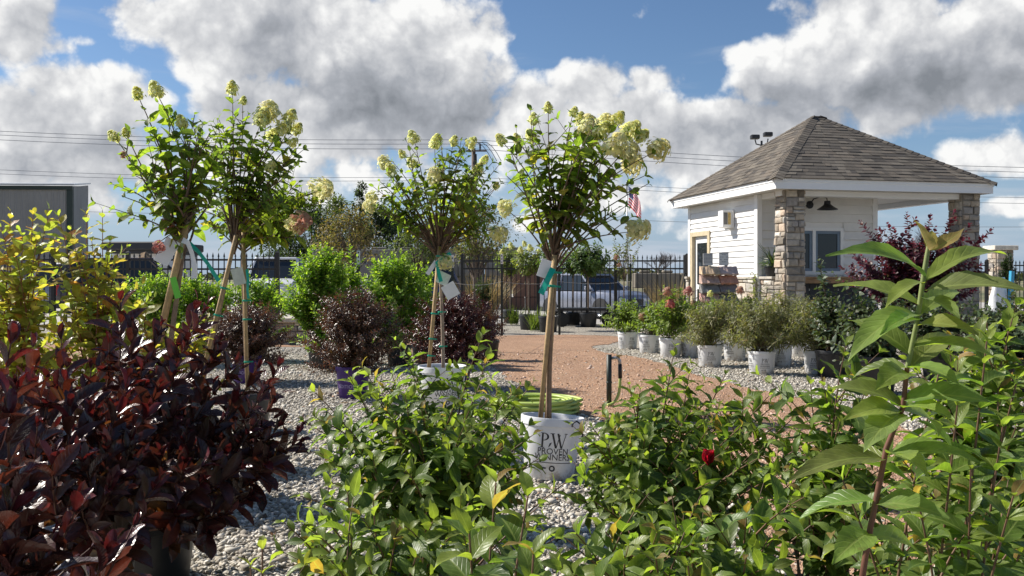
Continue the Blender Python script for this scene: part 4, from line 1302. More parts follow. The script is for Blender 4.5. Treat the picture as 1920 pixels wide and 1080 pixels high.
# ------------------------------------------------------------------ parked vehicles
M_TYRE = paint('tyre', (.02, .02, .02), .8); M_RIM = paint('alloy', (.45, .46, .47), .3, metal=.8); M_LAMP = paint('lamp_lens', (.65, .67, .70), .15)
M_PLASTIC = paint('dark_plastic', (.022, .022, .024), .55); M_REDLENS = paint('red_lens', (.35, .01, .01), .2)
def car_paint(name, col, metal=.3): return paint(name, col, .28, metal=metal, var=.04, coat=.6)
def vehicle(name, label, loc, yaw, L, Wd, Hh, mat, hood=1.05, front=.28, kind='suv', lower=None):
    """nose towards local +x"""
    v = thing(name, label, 'car', loc, yaw, 'vehicles in the parking lot')
    wb = .62 * L / 2
    hw = Wd / 2; g = .26
    belt = hood * .98
    xs_ = [-L / 2, -L / 2 + .12, -L / 2 + .5, 0, L / 2 - L * front, L / 2 - .35, L / 2 - .08, L / 2]
    zt = [belt * .93, belt, belt, belt, belt, hood * .95, hood * .82, hood * .66]
    ww = [.88, .96, 1, 1, 1, .97, .9, .8]
    m = MB(); V = []; Fs = []
    for x, z, w in zip(xs_, zt, ww):
        h_ = hw * w
        V += [(x, -h_ * .93, g), (x, -h_, g + .25), (x, -h_ * .99, z * .82), (x, -h_ * .93, z * .97), (x, -h_ * .6, z + .02), (x, h_ * .6, z + .02), (x, h_ * .93, z * .97), (x, h_ * .99, z * .82), (x, h_, g + .25), (x, h_ * .93, g)]
    n = 10
    for i in range(len(xs_) - 1):
        for k in range(n):
            a = i * n + k; b = i * n + (k + 1) % n
            Fs.append((a, b, b + n, a + n))
    Fs += [tuple(range(n))[::-1], tuple(range((len(xs_) - 1) * n, len(xs_) * n))]
    m.add(V, Fs); body = m.build('body', mat, v); soft(body, 35)
    # cabin glass, roof, pillars
    xr0 = -L / 2 + (.12 if kind != 'truck' else L * .42); xr1 = -L / 2 + (.42 if kind != 'truck' else L * .45); xf1 = L / 2 - L * front - .75; xf0 = L / 2 - L * front - .02
    rw = hw * .78; bw = hw * .94; zr = Hh - .07
    cab = [(xr0, bw, belt), (xr1, rw, zr), (xf1, rw, zr), (xf0, bw, belt)]
    m = MB()
    V = [(x, -w, z) for x, w, z in cab] + [(x, w, z) for x, w, z in cab]
    m.add(V, [(0, 3, 2, 1), (4, 5, 6, 7), (3, 7, 6, 2), (0, 1, 5, 4), (1, 2, 6, 5)])
    m.build('windows', M_GLASS, v)
    m = MB()
    m.cbox(xr1 - .08, xf1 + .10, -rw - .02, rw + .02, zr - .02, Hh, .035)
    for s in (-1, 1):
        for (a, b) in ((cab[0], cab[1]), (cab[3], cab[2])):
            m.tube([(a[0], s * a[1], a[2] - .02), (b[0], s * b[1], b[2])], .05, 6)
        xm = (xr1 + xf1) / 2
        m.tube([(xm - .1, s * bw, belt), (xm - .1, s * (rw + .01), zr)], .04, 6)
    rf = m.build('roof', mat, v)
    m = MB()
    m.box(-L / 2 + .02, L / 2 - .1, -hw - .012, -hw * .9, g - .03, g + .12); m.box(-L / 2 + .02, L / 2 - .1, hw * .9, hw + .012, g - .03, g + .12)
    m.cbox(L / 2 - .14, L / 2 + .05, -hw * .78, hw * .78, g, g + .22, .03); m.cbox(-L / 2 - .05, -L / 2 + .1, -hw * .86, hw * .86, g, g + .2, .03)
    m.build('bumper', M_PLASTIC if lower is None else lower, v)
    m = MB(); m.cbox(L / 2 - .1, L / 2 + .025, -hw * .46, hw * .46, hood * .48, hood * .70, .02)
    gr = m.build('grille', M_PLASTIC, v)
    m = MB(); m.lathe([(.0, 0), (.07, 0), (.07, .012), (.0, .012)], 16, M=Matrix.Translation((L / 2 + .025, 0, hood * .6)) @ Matrix.Rotation(R(90), 4, 'Y')); m.build('emblem', M_RIM, gr)
    for s in (-1, 1):
        m = MB(); m.cbox(L / 2 - .22, L / 2 + .01, s * hw * .66 - .17, s * hw * .66 + .17, hood * .60, hood * .74, .03); m.build('headlight', M_LAMP, v)
        m = MB(); m.cbox(-L / 2 - .012, -L / 2 + .1, s * hw * .80 - .09, s * hw * .80 + .09, belt * .6, belt * .92, .02); m.build('tail_light', M_REDLENS, v)
        m = MB(); m.cbox(xf0 - .25, xf0 - .08, s * (hw + .1) - .09, s * (hw + .1) + .09, belt + .01, belt + .17, .03); m.build('mirror', mat, v)
        for x in (-wb, wb):
            M = Matrix.Translation((x, s * (hw - .12), .34)) @ Matrix.Rotation(R(-90 * s), 4, 'X')
            m = MB(); m.lathe([(.2, -.09), (.33, -.1), (.345, -.05), (.345, .09), (.32, .125), (.22, .125), (.2, .09)], 24, M=M)
            wl = m.build('wheel', M_TYRE, v, smooth=True)
            m = MB(); m.lathe([(0, .10), (.06, .12), (.09, .09), (.2, .10), (.22, .125)], 20, M=M)
            m.build('rim', M_RIM, wl, smooth=True)
            m = MB(); n_ = 16
            pts = [(x + .43 * math.cos(PI * k / n_), .0, .34 + .43 * math.sin(PI * k / n_)) for k in range(n_ + 1)]
            poly = [(a[0], a[2]) for a in pts]
            m.prism(poly, s * (hw - .1), s * (hw + .008)); m.build('wheel_arch', M_PLASTIC, v)
    return v
p = P(1118, 520, 34.5)
vehicle('parked_car', 'silver and blue crossover behind the iron fence, nose to the right', (p.x - .15, p.y, gz(p.x, p.y)), R(-52), 4.5, 1.85, 1.66, car_paint('silver_paint', (.22, .24, .30)), 1.05)
p = P(535, 520, 33)
vehicle('parked_truck', 'white off-road truck facing the yard beside the left fence end', (p.x - .35, p.y, gz(p.x, p.y)), R(-84), 4.2, 1.9, 1.92, car_paint('white_car_paint', (.75, .76, .78), 0), 1.15, .36)
p = P(275, 520, 28)
vehicle('parked_car', 'dark suv with black windows beyond the left fence', (p.x, p.y, gz(p.x, p.y)), R(8), 4.7, 1.9, 1.74, car_paint('dark_paint', (.045, .03, .035)), 1.02)
p = P(128, 520, 30)
vehicle('parked_car', 'silver car behind the fence and the yellow-green shrubs', (p.x, p.y, gz(p.x, p.y)), R(170), 4.6, 1.85, 1.62, car_paint('light_silver_paint', (.24, .25, .28)), .95)
p = P(742, 520, 33)
vehicle('parked_car', 'dark blue car behind the tall bright green shrub in the centre', (p.x, p.y, gz(p.x, p.y)), R(-160), 4.6, 1.85, 1.72, car_paint('blue_paint', (.03, .05, .13)), 1.0)
p = P(620, 520, 35)
vehicle('parked_car', 'white sedan half hidden behind the tallest bright green shrub', (p.x, p.y, gz(p.x, p.y)), R(-10), 4.6, 1.8, 1.45, car_paint('pearl_paint', (.40, .41, .43), .1), .95)

# ------------------------------------------------------------------ far trees
def leaf_tree(name, label, px, d, ytop, wpx, cols, seed, n=6000, leaf=.15, shape='round', trunk=.12, ylow=None, base=None, group='trees beyond the parking lot', barkc=(.12, .09, .07)):
    r = random.Random(seed)
    p = P(px, 520, d); z0 = gz(p.x, d); H = CAM_H - (ytop - 520) / F * d - z0; Wd = wpx / F * d / 2 * 1.2
    lo = (CAM_H - (ylow - 520) / F * d - z0) if ylow else H * .22
    t = thing(name, label, 'tree', (p.x, d, z0), 0, group)
    B = MB()
    B.tube(bez(Vector((0, 0, 0)), Vector((r.uniform(-.1, .1), 0, H * .4)), Vector((0, 0, H * .8)), 8), [trunk * (1 - .8 * i / 7) for i in range(8)], 8, barkc)
    clumps = []
    for k in range(46):
        a = r.uniform(0, 2 * PI); h = r.uniform(0, 1)
        if shape == 'column': rad = Wd * (.35 + .65 * math.sin(PI * min(1, h * .8 + .2))) * (1 - h ** 3 * .8)
        elif shape == 'cone': rad = Wd * (1.05 - h)
        else: rad = Wd * math.sqrt(max(0.02, 1 - (2 * h - .9) ** 2))
        q = math.sqrt(r.uniform(.1, 1)) * rad
        c = Vector((q * math.cos(a), q * math.sin(a), lo + (H - lo) * h))
        clumps.append((c, r.uniform(.16, .34) * Wd * (.6 if shape == 'column' else 1)))
        if k % 2 == 0: B.tube(bez(Vector((0, 0, max(.3, c.z * .55))), Vector((c.x * .4, c.y * .4, c.z * .75)), c, 5), [trunk * .35, trunk * .28, trunk * .2, trunk * .12, trunk * .06], 5, barkc, False)
    B.build('trunk', M_BARK, t, smooth=True)
    L = Leaves('ovate', 'lo', .0)
    for k in range(n):
        c, cr = clumps[int(r.random() * len(clumps))]
        v = Vector((r.gauss(0, 1), r.gauss(0, 1), r.gauss(0, .8))); v = v.normalized() * cr * (r.random() ** .45) * 1.2
        D = (v.normalized() + Vector((r.uniform(-.6, .6), r.uniform(-.6, .6), r.uniform(-.5, .5)))).normalized()
        L.add(c + v, D, Vector((r.uniform(-.5, .5), r.uniform(-.5, .5), 1)), leaf * r.uniform(.7, 1.3), leaf * .55, r.uniform(0, .8), .3, pick(cols, r))
    L.build('crown', M_FAR, t)
    return t
DKG = [((.035, .055, .025), 3), ((.05, .075, .03), 2), ((.025, .04, .02), 2)]
MDG = [((.07, .095, .03), 3), ((.05, .07, .025), 2), ((.10, .115, .04), 1)]
BRG = [((.13, .10, .05), 3), ((.09, .085, .035), 2), ((.16, .12, .07), 1)]
EVG = [((.025, .045, .03), 3), ((.035, .06, .04), 2)]
leaf_tree('dense_tree', 'broad dark tree behind the left pair of hydrangea trees', 585, 44, 392, 120, DKG, 1)
leaf_tree('pointed_tree', 'narrow pointed dark tree rising above the grove in the centre', 676, 46, 338, 60, DKG, 2, 2600, .13, 'column')
leaf_tree('dense_tree', 'dark green tree under the pointed one, right side', 705, 44, 392, 90, DKG, 3)
leaf_tree('dense_tree', 'dark bluish evergreen behind the middle hydrangea tree', 748, 46, 402, 90, EVG, 4, 3600)
leaf_tree('dense_tree', 'mid green tree between the left hydrangeas and the pointed tree', 630, 48, 378, 90, MDG, 5)
leaf_tree('dense_tree', 'wide dark green tree low behind the pale parked truck', 545, 47, 415, 130, DKG, 11)
leaf_tree('brownish_tree', 'thin olive brown tree standing over the concrete block wall', 655, 30, 402, 110, BRG, 6, 3000, .10, ylow=495)
leaf_tree('brownish_tree', 'olive green tree just right of the middle hydrangea trunk', 893, 26, 388, 120, [((.10, .10, .04), 2), ((.07, .09, .03), 2), ((.13, .10, .05), 1)], 7, 3200, .09, ylow=478)
leaf_tree('dense_tree', 'low dark tree partly hidden by the middle hydrangea tree', 815, 42, 420, 110, DKG, 8)
leaf_tree('dense_tree', 'pale green young tree left of the middle hydrangea trunk', 782, 28, 425, 80, MDG, 9, 2200, .09, ylow=490)
def bare_tree(label, px, d, ytop, wpx, seed):
    r = random.Random(seed); p = P(px, 520, d); z0 = gz(p.x, d); H = CAM_H - (ytop - 520) / F * d - z0
    t = thing('bare_tree', label, 'tree', (p.x, d, z0), 0, 'leafless trees on the horizon'); m = MB(); Wd = wpx / F * d / 2
    def br(a, dirv, ln, rad, lv):
        b = a + dirv * ln
        m.tube([a, (a + b) / 2 + Vector((r.uniform(-.05, .05), 0, .03)) * ln, b], [rad, rad * .8, rad * .6], 5, (.12, .10, .10), False)
        if lv == 0: return
        for k in range(4 if lv > 1 else 3):
            v = (dirv + Vector((r.uniform(-.8, .8), r.uniform(-.8, .8), r.uniform(-.2, .5)))).normalized()
            br(a.lerp(b, r.uniform(.45, 1)), v, ln * r.uniform(.55, .8), rad * .55, lv - 1)
    br(Vector((0, 0, 0)), Vector((0, 0, 1)), H * .38, H * .022, 5)
    m.build('branches', M_BARK, t)
bare_tree('small leafless tree on the horizon left of the kiosk', 1235, 140, 452, 60, 3)
bare_tree('leafless tree on the horizon seen through the open porch of the kiosk', 1745, 90, 395, 90, 4)
# low far wood along the horizon
r_ = random.Random(4); L = Leaves('ovate', 'lo', 0)
for k in range(9000):
    x = r_.uniform(-420, 420); hgt = 3.2 + 2.2 * math.sin(x * .05) + 1.5 * math.sin(x * .21 + 1)
    z = r_.uniform(-.5, max(1.5, hgt))
    L.add((x, r_.uniform(395, 420), z), Vector((r_.uniform(-1, 1), -.3, r_.uniform(-.3, 1))).normalized(), Vector((0, -1, .4)), r_.uniform(1.2, 2.4), 1.5, .4, .2, pick([((.07, .08, .05), 2), ((.10, .10, .07), 1), ((.05, .06, .04), 1)], r_))
o = L.build('far_wood', M_FAR); o['kind'] = 'stuff'
o['label'] = 'low distant wood along the horizon'

# ------------------------------------------------------------------ flower heads
def panicle_mesh(name, seed, cols, n=150, rx=.5, pointed=.55):
    """cone of four petalled florets, unit length along +z"""
    r = random.Random(seed); L = Leaves('round', 'lo', 0)
    for k in range(n):
        h = r.random() ** .8; a = r.uniform(0, 2 * PI)
        rad = rx * (1 - h * pointed) * math.sqrt(max(.05, 1 - (2 * h - .9) ** 2 * .7)) * r.uniform(.55, 1.32) * (1 + .16 * math.sin(a * 3 + seed) + .1 * math.sin(h * 9 + a + seed))
        p = Vector((rad * math.cos(a), rad * math.sin(a), h))
        nrm = Vector((math.cos(a), math.sin(a), .25 + h * .9)).normalized()
        t = nrm.orthogonal().normalized(); t = Quaternion(nrm, r.uniform(0, PI)) @ t
        c = pick(cols, r); s = r.uniform(.075, .15)
        for q in range(4):
            d = Quaternion(nrm, q * PI / 2) @ t
            L.add(p, (d + nrm * .3).normalized(), nrm, s, s * .95, .5, .2, c)
    for k in range(16):      # the little stalks within
        a = r.uniform(0, 2 * PI)
        L.add((0, 0, r.uniform(0, .5)), Vector((math.cos(a), math.sin(a), .5)).normalized(), Vector((0, 0, 1)), .4, .03, .1, 0, (.2, .25, .08))
    return L.mesh(name)
LIME = [((.85, .85, .38), 3), ((.88, .87, .48), 2), ((.74, .78, .30), 1)]
CREAM = [((.88, .85, .54), 3), ((.86, .83, .44), 2), ((.80, .80, .38), 1)]
PINK = [((.62, .27, .23), 3), ((.70, .42, .35), 2), ((.52, .18, .16), 1)]
PEACH = [((.66, .42, .30), 2), ((.62, .34, .26), 2), ((.66, .55, .36), 1)]
ROSE = [((.62, .16, .15), 2), ((.68, .28, .24), 2)]
FH = {k: [panicle_mesh('flower_head', i * 7 + j, c, 190, rx, pt) for j in range(3)] for i, (k, c, rx, pt) in enumerate((('lime', LIME, .46, .5), ('cream', CREAM, .55, .32), ('pink', PINK, .52, .3), ('peach', PEACH, .52, .3), ('rose', ROSE, .5, .3)))}
def flower(parent, p, size, kind, direction, r):
    size = size * 1.05 + .015 if kind in ('lime', 'cream') else size * 1.05
    p = Vector(p) - Vector((0, 0, size * .35)) if kind in ('rose', 'pink', 'peach') else p
    q = Vector((0, 0, 1)).rotation_difference(Vector(direction).normalized())
    o = link('flower_head', FH[kind][r.randrange(3)], M_FLOWER, parent, loc=p, rot=q.to_euler(), scale=(size, size, size))
    return o
for k in FH:
    for me in FH[k]: me.materials.append(M_FLOWER)

# ------------------------------------------------------------------ hydrangea trees
HYD = [((.135, .185, .038), 4), ((.10, .148, .031), 3), ((.175, .225, .045), 2), ((.26, .215, .05), .4)]
HY = dict(len=.112, wid=.060, droop=.8, fold=.26, prof='ovate', res='mid', node=.066, p0=.55, p1=1.25, flat=.35, cols=HYD, tipcol=[((.10, .155, .04), 1)], low=[((.10, .13, .03), 3), ((.19, .17, .04), .6)], miss=.2)
def hydrangea(label, base, fork, heads, extra, S, seed, pot, stakes, ties, crown=None, trunk_from=None, group='hydrangea trees on stakes', bare=.34, stem_r=.0048, barkc=(.24, .16, .10), flare=.25, tilt=None):
    r = random.Random(seed)
    base = Vector((base.x, base.y, 0))
    t = thing('hydrangea_tree', label, 'potted tree', base, 0, group)
    f = fork - base
    ph = 0
    if pot:
        o = add_pot(t, *pot)
        ph = pot[2] * .88
        if pot[3] is M_WHITEPOT:
            for an in tilt[1]: brand_print([an], pot[0], pot[1], pot[2], 1.15).build('lettering', M_INK, o)
        if tilt: o.rotation_euler = tilt[0]
    tf = (trunk_from - base) if trunk_from is not None else Vector((0, 0, ph))
    B = MB()
    pts = bez(tf, tf.lerp(f, .5) + Vector((r.uniform(-.02, .02), 0, 0)), f, 10)
    B.tube(pts, [.016 - .004 * i / 9 for i in range(10)], 8, barkc)
    L = Leaves(S['prof'], S['res'], .06)
    tips = [(P(x, y, d) - base, s, k) for (x, y, d, s, k) in heads]
    H = [(p, s, k) for p, s, k in tips]
    for e in range(extra):
        cx, cy, rx, rz, d, ry = crown
        a = r.uniform(0, 2 * PI); q = math.sqrt(r.random())
        z = r.uniform(-.75, 1)
        rad = math.sqrt(1 - z * z) * (.55 + .45 * q)
        c = P(cx, cy, d) - base
        H.append((c + Vector((rx / F * d * rad * math.cos(a), ry * rad * math.sin(a), rz / F * d * z)), 0, None))
    for (tp, s, k) in H:
        st = f + Vector((0, 0, r.uniform(-.10, .06)))
        dlt = tp - st
        dz = max(dlt.z, .12)
        c = st + Vector((dlt.x * flare, dlt.y * flare, dz * .55)) + Vector((r.uniform(-.11, .11), r.uniform(-.11, .11), 0))
        tip = tp - (Vector((dlt.x * .3, dlt.y * .3, dz)).normalized() * s * .5 if s else Vector((0, 0, 0)))
        pts = bez(st, c, tip, 9)
        B.tube(pts, [stem_r * (1.5 - 1.1 * i / 8) for i in range(9)], 5, (.15, .095, .06), False)
        leafy(L, pts, S, r, bare, tip=True)
        for q in range(r.choice((0, 1, 1, 2))):
            tt = r.uniform(.48, .88); p, T = along(pts, tt)
            a = r.uniform(0, 2 * PI); o_ = Vector((math.cos(a), math.sin(a), r.uniform(-.1, .6)))
            sl = r.uniform(.10, .22); e = p + (T + o_ * .9).normalized() * sl
            sp = bez(p, p + (T + o_).normalized() * sl * .5, e, 5)
            B.tube(sp, [stem_r * .6 * (1.1 - .7 * i / 4) for i in range(5)], 4, (.15, .095, .06), False)
            leafy(L, sp, S, r, .15)
        if s:
            flower(t, tip, s, k, (tip - pts[-2]).normalized() + Vector((r.uniform(-.3, .3), r.uniform(-.3, .3), .1)), r)
    B.build('trunk', M_BARK, t, smooth=True)
    L.build('foliage', S['mat'], t)
    for (a, b, rad) in stakes:
        m = MB(); a_ = a - base; b_ = b - base; m.tube([a_, a_.lerp(b_, .5), b_], rad, 8); m.build('stake', M_STAKE, t, smooth=True)
    for (a, b, fr, rad) in ties:
        for q in fr:
            p = (a - base).lerp(b - base, q); T = (b - a).normalized()
            m = MB(); Mx = Matrix.Translation(p) @ Vector((0, 0, 1)).rotation_difference(T).to_matrix().to_4x4()
            m.lathe([(rad, -.007), (rad + .004, -.005), (rad + .004, .005), (rad, .007)], 12, M=Mx)
            m.box(rad, rad + .028, -.002, .002, -.005, .005, M=Mx)
            m.build('tie', M_TIE, t)
    return t
HY['mat'] = M_TREELEAF
# right tree in the big printed white pot
D5 = 5.0
b5 = P(1029, 895, D5)
hydrangea('right hydrangea tree in the front white pot, cream flowers massed on its right', b5, P(1036, 492, D5),
          [(1028, 205, D5, .045, 'lime'), (1073, 212, D5, .04, 'lime'), (1000, 226, 5.05, .05, 'lime'), (945, 262, 4.95, .05, 'lime'), (972, 262, 5.0, .04, 'lime'), (1000, 254, 5.1, .055, 'lime'),
           (1102, 236, 4.95, .085, 'cream'), (1122, 240, 5.05, .085, 'lime'), (1152, 222, 5.1, .07, 'lime'), (1172, 240, 5.0, .09, 'lime'), (1195, 252, 5.0, .065, 'lime'), (1226, 272, 4.95, .095, 'cream'), (1148, 268, 4.9, .10, 'cream'), (1110, 262, 5.1, .07, 'lime'), (1172, 285, 5.0, .09, 'cream'), (1178, 305, 5.1, .09, 'cream'), (1130, 226, 5.15, .075, 'cream'), (1088, 226, 5.1, .06, 'lime'),
           (1190, 422, 4.9, .10, 'cream'), (955, 388, 4.95, .065, 'cream'), (1208, 330, 5.0, 0, None), (958, 300, 5.0, 0, None), (950, 330, 4.8, 0, None), (1215, 345, 5.0, 0, None)],
          14, HY, 51, (.172, .135, .335, M_WHITEPOT), [(P(1012, 800, 4.99), P(1040, 478, 4.97), .0135), (P(1024, 800, 5.03), P(1042, 500, 5.02), .012)],
          [(P(1012, 800, 4.99), P(1040, 478, 4.97), (.82, .9), .02)], crown=(1075, 318, 140, 100, D5, .38), tilt=((R(-3), R(4), 0), [R(-88), R(32), R(152)]))
# middle tree
D4 = 7.6
hydrangea('middle hydrangea tree, twiggy with many low branches, in a white pot', P(829, 770, D4), P(822, 470, D4),
          [(778, 258, D4, .09, 'lime'), (815, 266, D4, .10, 'lime'), (849, 265, D4, .07, 'lime'), (878, 266, 7.5, .08, 'lime'), (725, 304, D4, .09, 'cream'), (738, 318, 7.5, .09, 'lime'), (815, 326, 7.4, .10, 'cream'), (892, 318, D4, .09, 'lime'), (704, 366, D4, .08, 'cream'), (698, 382, 7.5, .08, 'cream'),
           (778, 305, 7.7, .08, 'lime'), (758, 290, 7.6, .06, 'lime'), (905, 300, 7.6, .06, 'lime'), (928, 350, 7.6, .05, 'lime'), (712, 340, 7.5, 0, None), (720, 372, 7.6, 0, None), (735, 400, 7.6, 0, None), (705, 395, 7.5, 0, None), (730, 330, 7.5, 0, None), (760, 420, 7.4, 0, None), (920, 400, 7.6, 0, None), (940, 425, 7.5, 0, None), (923, 345, 7.6, 0, None), (700, 350, 7.6, 0, None), (935, 310, 7.6, 0, None), (835, 480, 7.4, .09, 'cream'), (930, 432, 7.6, .12, 'cream')],
          34, dict(HY, len=.115, wid=.058), 52, (.20, .165, .36, M_WHITEPOT), [(P(801, 725, 7.5), P(824, 462, 7.55), .016)],
          [(P(801, 725, 7.5), P(824, 462, 7.55), (.02, .22, .34, .52, .93), .019), (P(830, 700, D4), P(822, 470, D4), (.22, .5), .019)], crown=(820, 350, 135, 95, D4, .55), trunk_from=P(831, 700, D4), bare=.46, barkc=(.30, .23, .17), flare=.42, stem_r=.0055, tilt=((0, 0, 0), [R(-70), R(50), R(170)]))
# far left tree
D1 = 4.5
hydrangea('leftmost hydrangea tree leaning right, two pink flower heads low on its left', P(270, 935, D1), P(346, 448, D1),
          [(260, 176, D1, .045, 'lime'), (297, 170, D1, .065, 'lime'), (218, 254, D1, .045, 'lime'), (238, 250, 4.6, .035, 'lime'), (315, 404, 4.4, .055, 'pink'), (297, 444, 4.35, .05, 'pink'), (316, 322, 4.5, .0, None), (345, 230, 4.5, .05, 'lime'), (380, 235, 4.55, 0, None), (240, 400, 4.5, 0, None), (275, 385, 4.4, 0, None), (235, 370, 4.4, 0, None), (240, 300, 4.5, 0, None), (365, 215, 4.4, 0, None), (233, 285, 4.4, .03, 'peach'), (320, 215, 4.6, 0, None), (400, 300, 4.6, 0, None), (420, 350, 4.6, 0, None), (395, 385, 4.5, 0, None), (425, 275, 4.6, 0, None), (275, 240, 4.5, 0, None), (345, 350, 4.7, .06, 'peach'), (255, 330, 4.5, 0, None), (225, 345, 4.5, 0, None)],
          9, dict(HY, len=.108, wid=.06), 53, (.165, .13, .30, M_BLACKPOT), [(P(298, 640, D1), P(350, 415, D1 - .03), .018)],
          [], crown=(330, 300, 112, 85, D1, .34), bare=.32, trunk_from=P(290, 850, D1))
# second and third from the left
D2 = 6.0
hydrangea('second hydrangea tree from the left, tied with green ties to a slanting stake', P(350, 832, D2), P(440, 450, D2),
          [(436, 168, D2, .075, 'lime'), (500, 212, D2, .12, 'cream'), (488, 222, 5.9, .10, 'lime'), (540, 220, D2, .085, 'lime'), (552, 242, 6.1, .07, 'lime'), (525, 240, 5.9, .08, 'lime'), (455, 190, 6.1, .04, 'lime'), (505, 250, 6.1, .08, 'lime'), (545, 265, 6.0, .05, 'lime'), (505, 310, 5.9, .06, 'lime'), (400, 285, 5.9, 0, None), (385, 330, 6, 0, None), (405, 400, 6, 0, None), (560, 275, 6, 0, None), (545, 370, 6, 0, None), (395, 232, D2, 0, None), (370, 240, D2, 0, None), (545, 300, D2, 0, None), (540, 320, D2, 0, None)],
          13, dict(HY, len=.115, wid=.06), 54, (.16, .13, .28, M_BLACKPOT), [(P(352, 815, D2), P(443, 440, D2 - .03), .014)],
          [(P(352, 815, D2), P(443, 440, D2 - .03), (.28, .375, .60, .735), .016)], crown=(465, 310, 125, 95, D2, .42), bare=.35, trunk_from=P(356, 812, D2))
D3 = 6.5
hydrangea('third hydrangea tree from the left, upright trunk, broad cream flower far right', P(466, 807, D3), P(455, 452, D3),
          [(592, 347, D3, .13, 'cream'), (604, 352, 6.4, .09, 'cream'), (556, 392, 6.3, .13, 'peach'), (549, 416, 6.3, .08, 'cream'), (600, 380, 6.4, 0, None), (580, 420, 6.4, 0, None), (560, 445, 6.3, 0, None), (590, 400, 6.6, 0, None), (400, 420, 6.6, 0, None), (540, 350, 6.4, 0, None), (330, 372, 6.6, .10, 'peach'), (585, 372, 6.5, 0, None), (520, 332, 6.4, 0, None), (560, 342, 6.5, 0, None), (575, 402, 6.4, 0, None), (562, 432, 6.5, 0, None), (520, 445, 6.3, 0, None), (600, 352, 6.5, 0, None), (596, 358, 6.3, 0, None), (545, 458, 6.4, 0, None), (588, 442, 6.4, 0, None), (570, 365, 6.4, 0, None), (610, 372, 6.4, 0, None)],
          18, dict(HY, len=.11, wid=.056), 55, (.16, .13, .28, M_BLACKPOT), [(P(466, 800, D3), P(456, 430, D3 - .03), .014)],
          [(P(466, 800, D3), P(456, 430, D3 - .03), (.33, .545, .64, .73), .017)], crown=(490, 392, 120, 55, D3, .5), bare=.35)

# tags and ribbons on the trees
M_GREENCARD = paint('green_tag', (.16, .60, .05), .5, var=.05)
M_CLEAR = paint('pale_tag', (.62, .66, .58), .4, var=.15, scale=30)
def tag_at(name, label, px, py, d, w, h, rot, mat, cat='tag'):
    return tag_card(name, label, cat, P(px, py, d), w, h, tuple(R(a) for a in rot), mat)
tag_at('plant_tag', 'large white plant tag hanging tilted on the leftmost hydrangea trunk', 326, 450, 4.42, .07, .13, (8, 28, 25), M_CARD)
tag_at('photo_tag', 'plant tag with a leafy green picture beside the white one on the leftmost trunk', 338, 452, 4.46, .05, .085, (5, 12, -35), paint('leafy_print', (.20, .27, .18), .4, var=.6, scale=70))
tag_at('plant_tag', 'lime green tag hanging on the stake of the leftmost hydrangea tree', 324, 520, 4.44, .03, .105, (0, -14, 10), M_GREENCARD)
ribbon('white_ribbon', 'white printed band curling down right of the leftmost trunk', [P(342, 450, 4.42), P(352, 455, 4.4), P(360, 475, 4.4), P(365, 500, 4.4), P(364, 522, 4.41)], .028, M_CARD)
ribbon('teal_ribbon', 'long teal ribbon slanting right from the leftmost hydrangea tree', [P(355, 456, 4.44), P(372, 472, 4.43), P(390, 495, 4.42), P(410, 527, 4.42)], .022, M_RIBBON)
tag_at('plant_tag', 'diamond shaped cream tag between the second and third trunks', 443, 503, 5.9, .075, .11, (5, -14, 15), M_CLEAR)
ribbon('teal_ribbon', 'short teal ribbon beside the upright trunk of the third hydrangea tree', [P(463, 505, 6.42), P(465, 525, 6.4), P(464, 545, 6.41), P(466, 560, 6.42)], .022, M_RIBBON)
tag_at('plant_tag', 'white diamond tag with a clear sleeve on the middle hydrangea tree', 838, 533, 7.4, .115, .12, (4, -30, 10), M_CARD)
tag_at('photo_tag', 'dark green picture tag above the white diamond tag on the middle tree', 836, 512, 7.42, .10, .10, (0, 25, -8), M_CLEAR)
tag_at('plant_tag', 'narrow white tag left of the stake of the middle tree', 818, 490, 7.4, .035, .13, (0, 35, 12), M_CARD)
ribbon('teal_ribbon', 'teal ribbon looped round the head of the middle tree stake', [P(845, 475, 7.4), P(832, 484, 7.38), P(819, 492, 7.38), P(822, 510, 7.38), P(827, 528, 7.39)], .032, M_RIBBON)
tag_at('plant_tag', 'white tag with a picture on the right hydrangea tree stake', 1026, 487, 4.93, .06, .10, (6, 18, 20), M_CARD)
ribbon('teal_ribbon', 'teal ribbon blowing left from the right hydrangea tree stake', [P(1037, 503, 4.92), P(1029, 520, 4.9), P(1021, 537, 4.91), P(1014, 551, 4.92)], .034, M_RIBBON)

# ------------------------------------------------------------------ foreground shrubs
WEI = dict(len=.088, wid=.036, droop=1.0, fold=.35, prof='lance', res='mid', node=.036, p0=.45, p1=1.2, flat=.4, ripple=.09,
           cols=[((.098, .155, .030), 4), ((.076, .125, .026), 3), ((.13, .185, .036), 2)], tipcol=[((.17, .22, .048), 8), ((.24, .16, .055), 1)], low=[((.08, .12, .027), 1)], side=3, slen=.16, start=.28, mat=M_LEAF, miss=.05)
def weigela(label, base, tips, seed, S=WEI, extra=0, spread=.3, h=.6, group='green weigela shrubs in the foreground', pot=True, col=(.16, .085, .05), stem_r=.0036):
    r = random.Random(seed)
    t = thing('weigela_shrub', label, 'shrub', base, 0, group)
    if pot: add_pot(t, .15, .12, .25, M_BLACKPOT)
    tl = [P(*q) - base for q in tips]
    if extra: tl += [q for q in dome_tips(r, extra, spread, spread, h * .5, h)]
    shrub(t, Vector((0, 0, .22 if pot else 0)), tl, S, r, stem_r, col, .07)
    return t
def at(x, y): return Vector((x, y, 0))
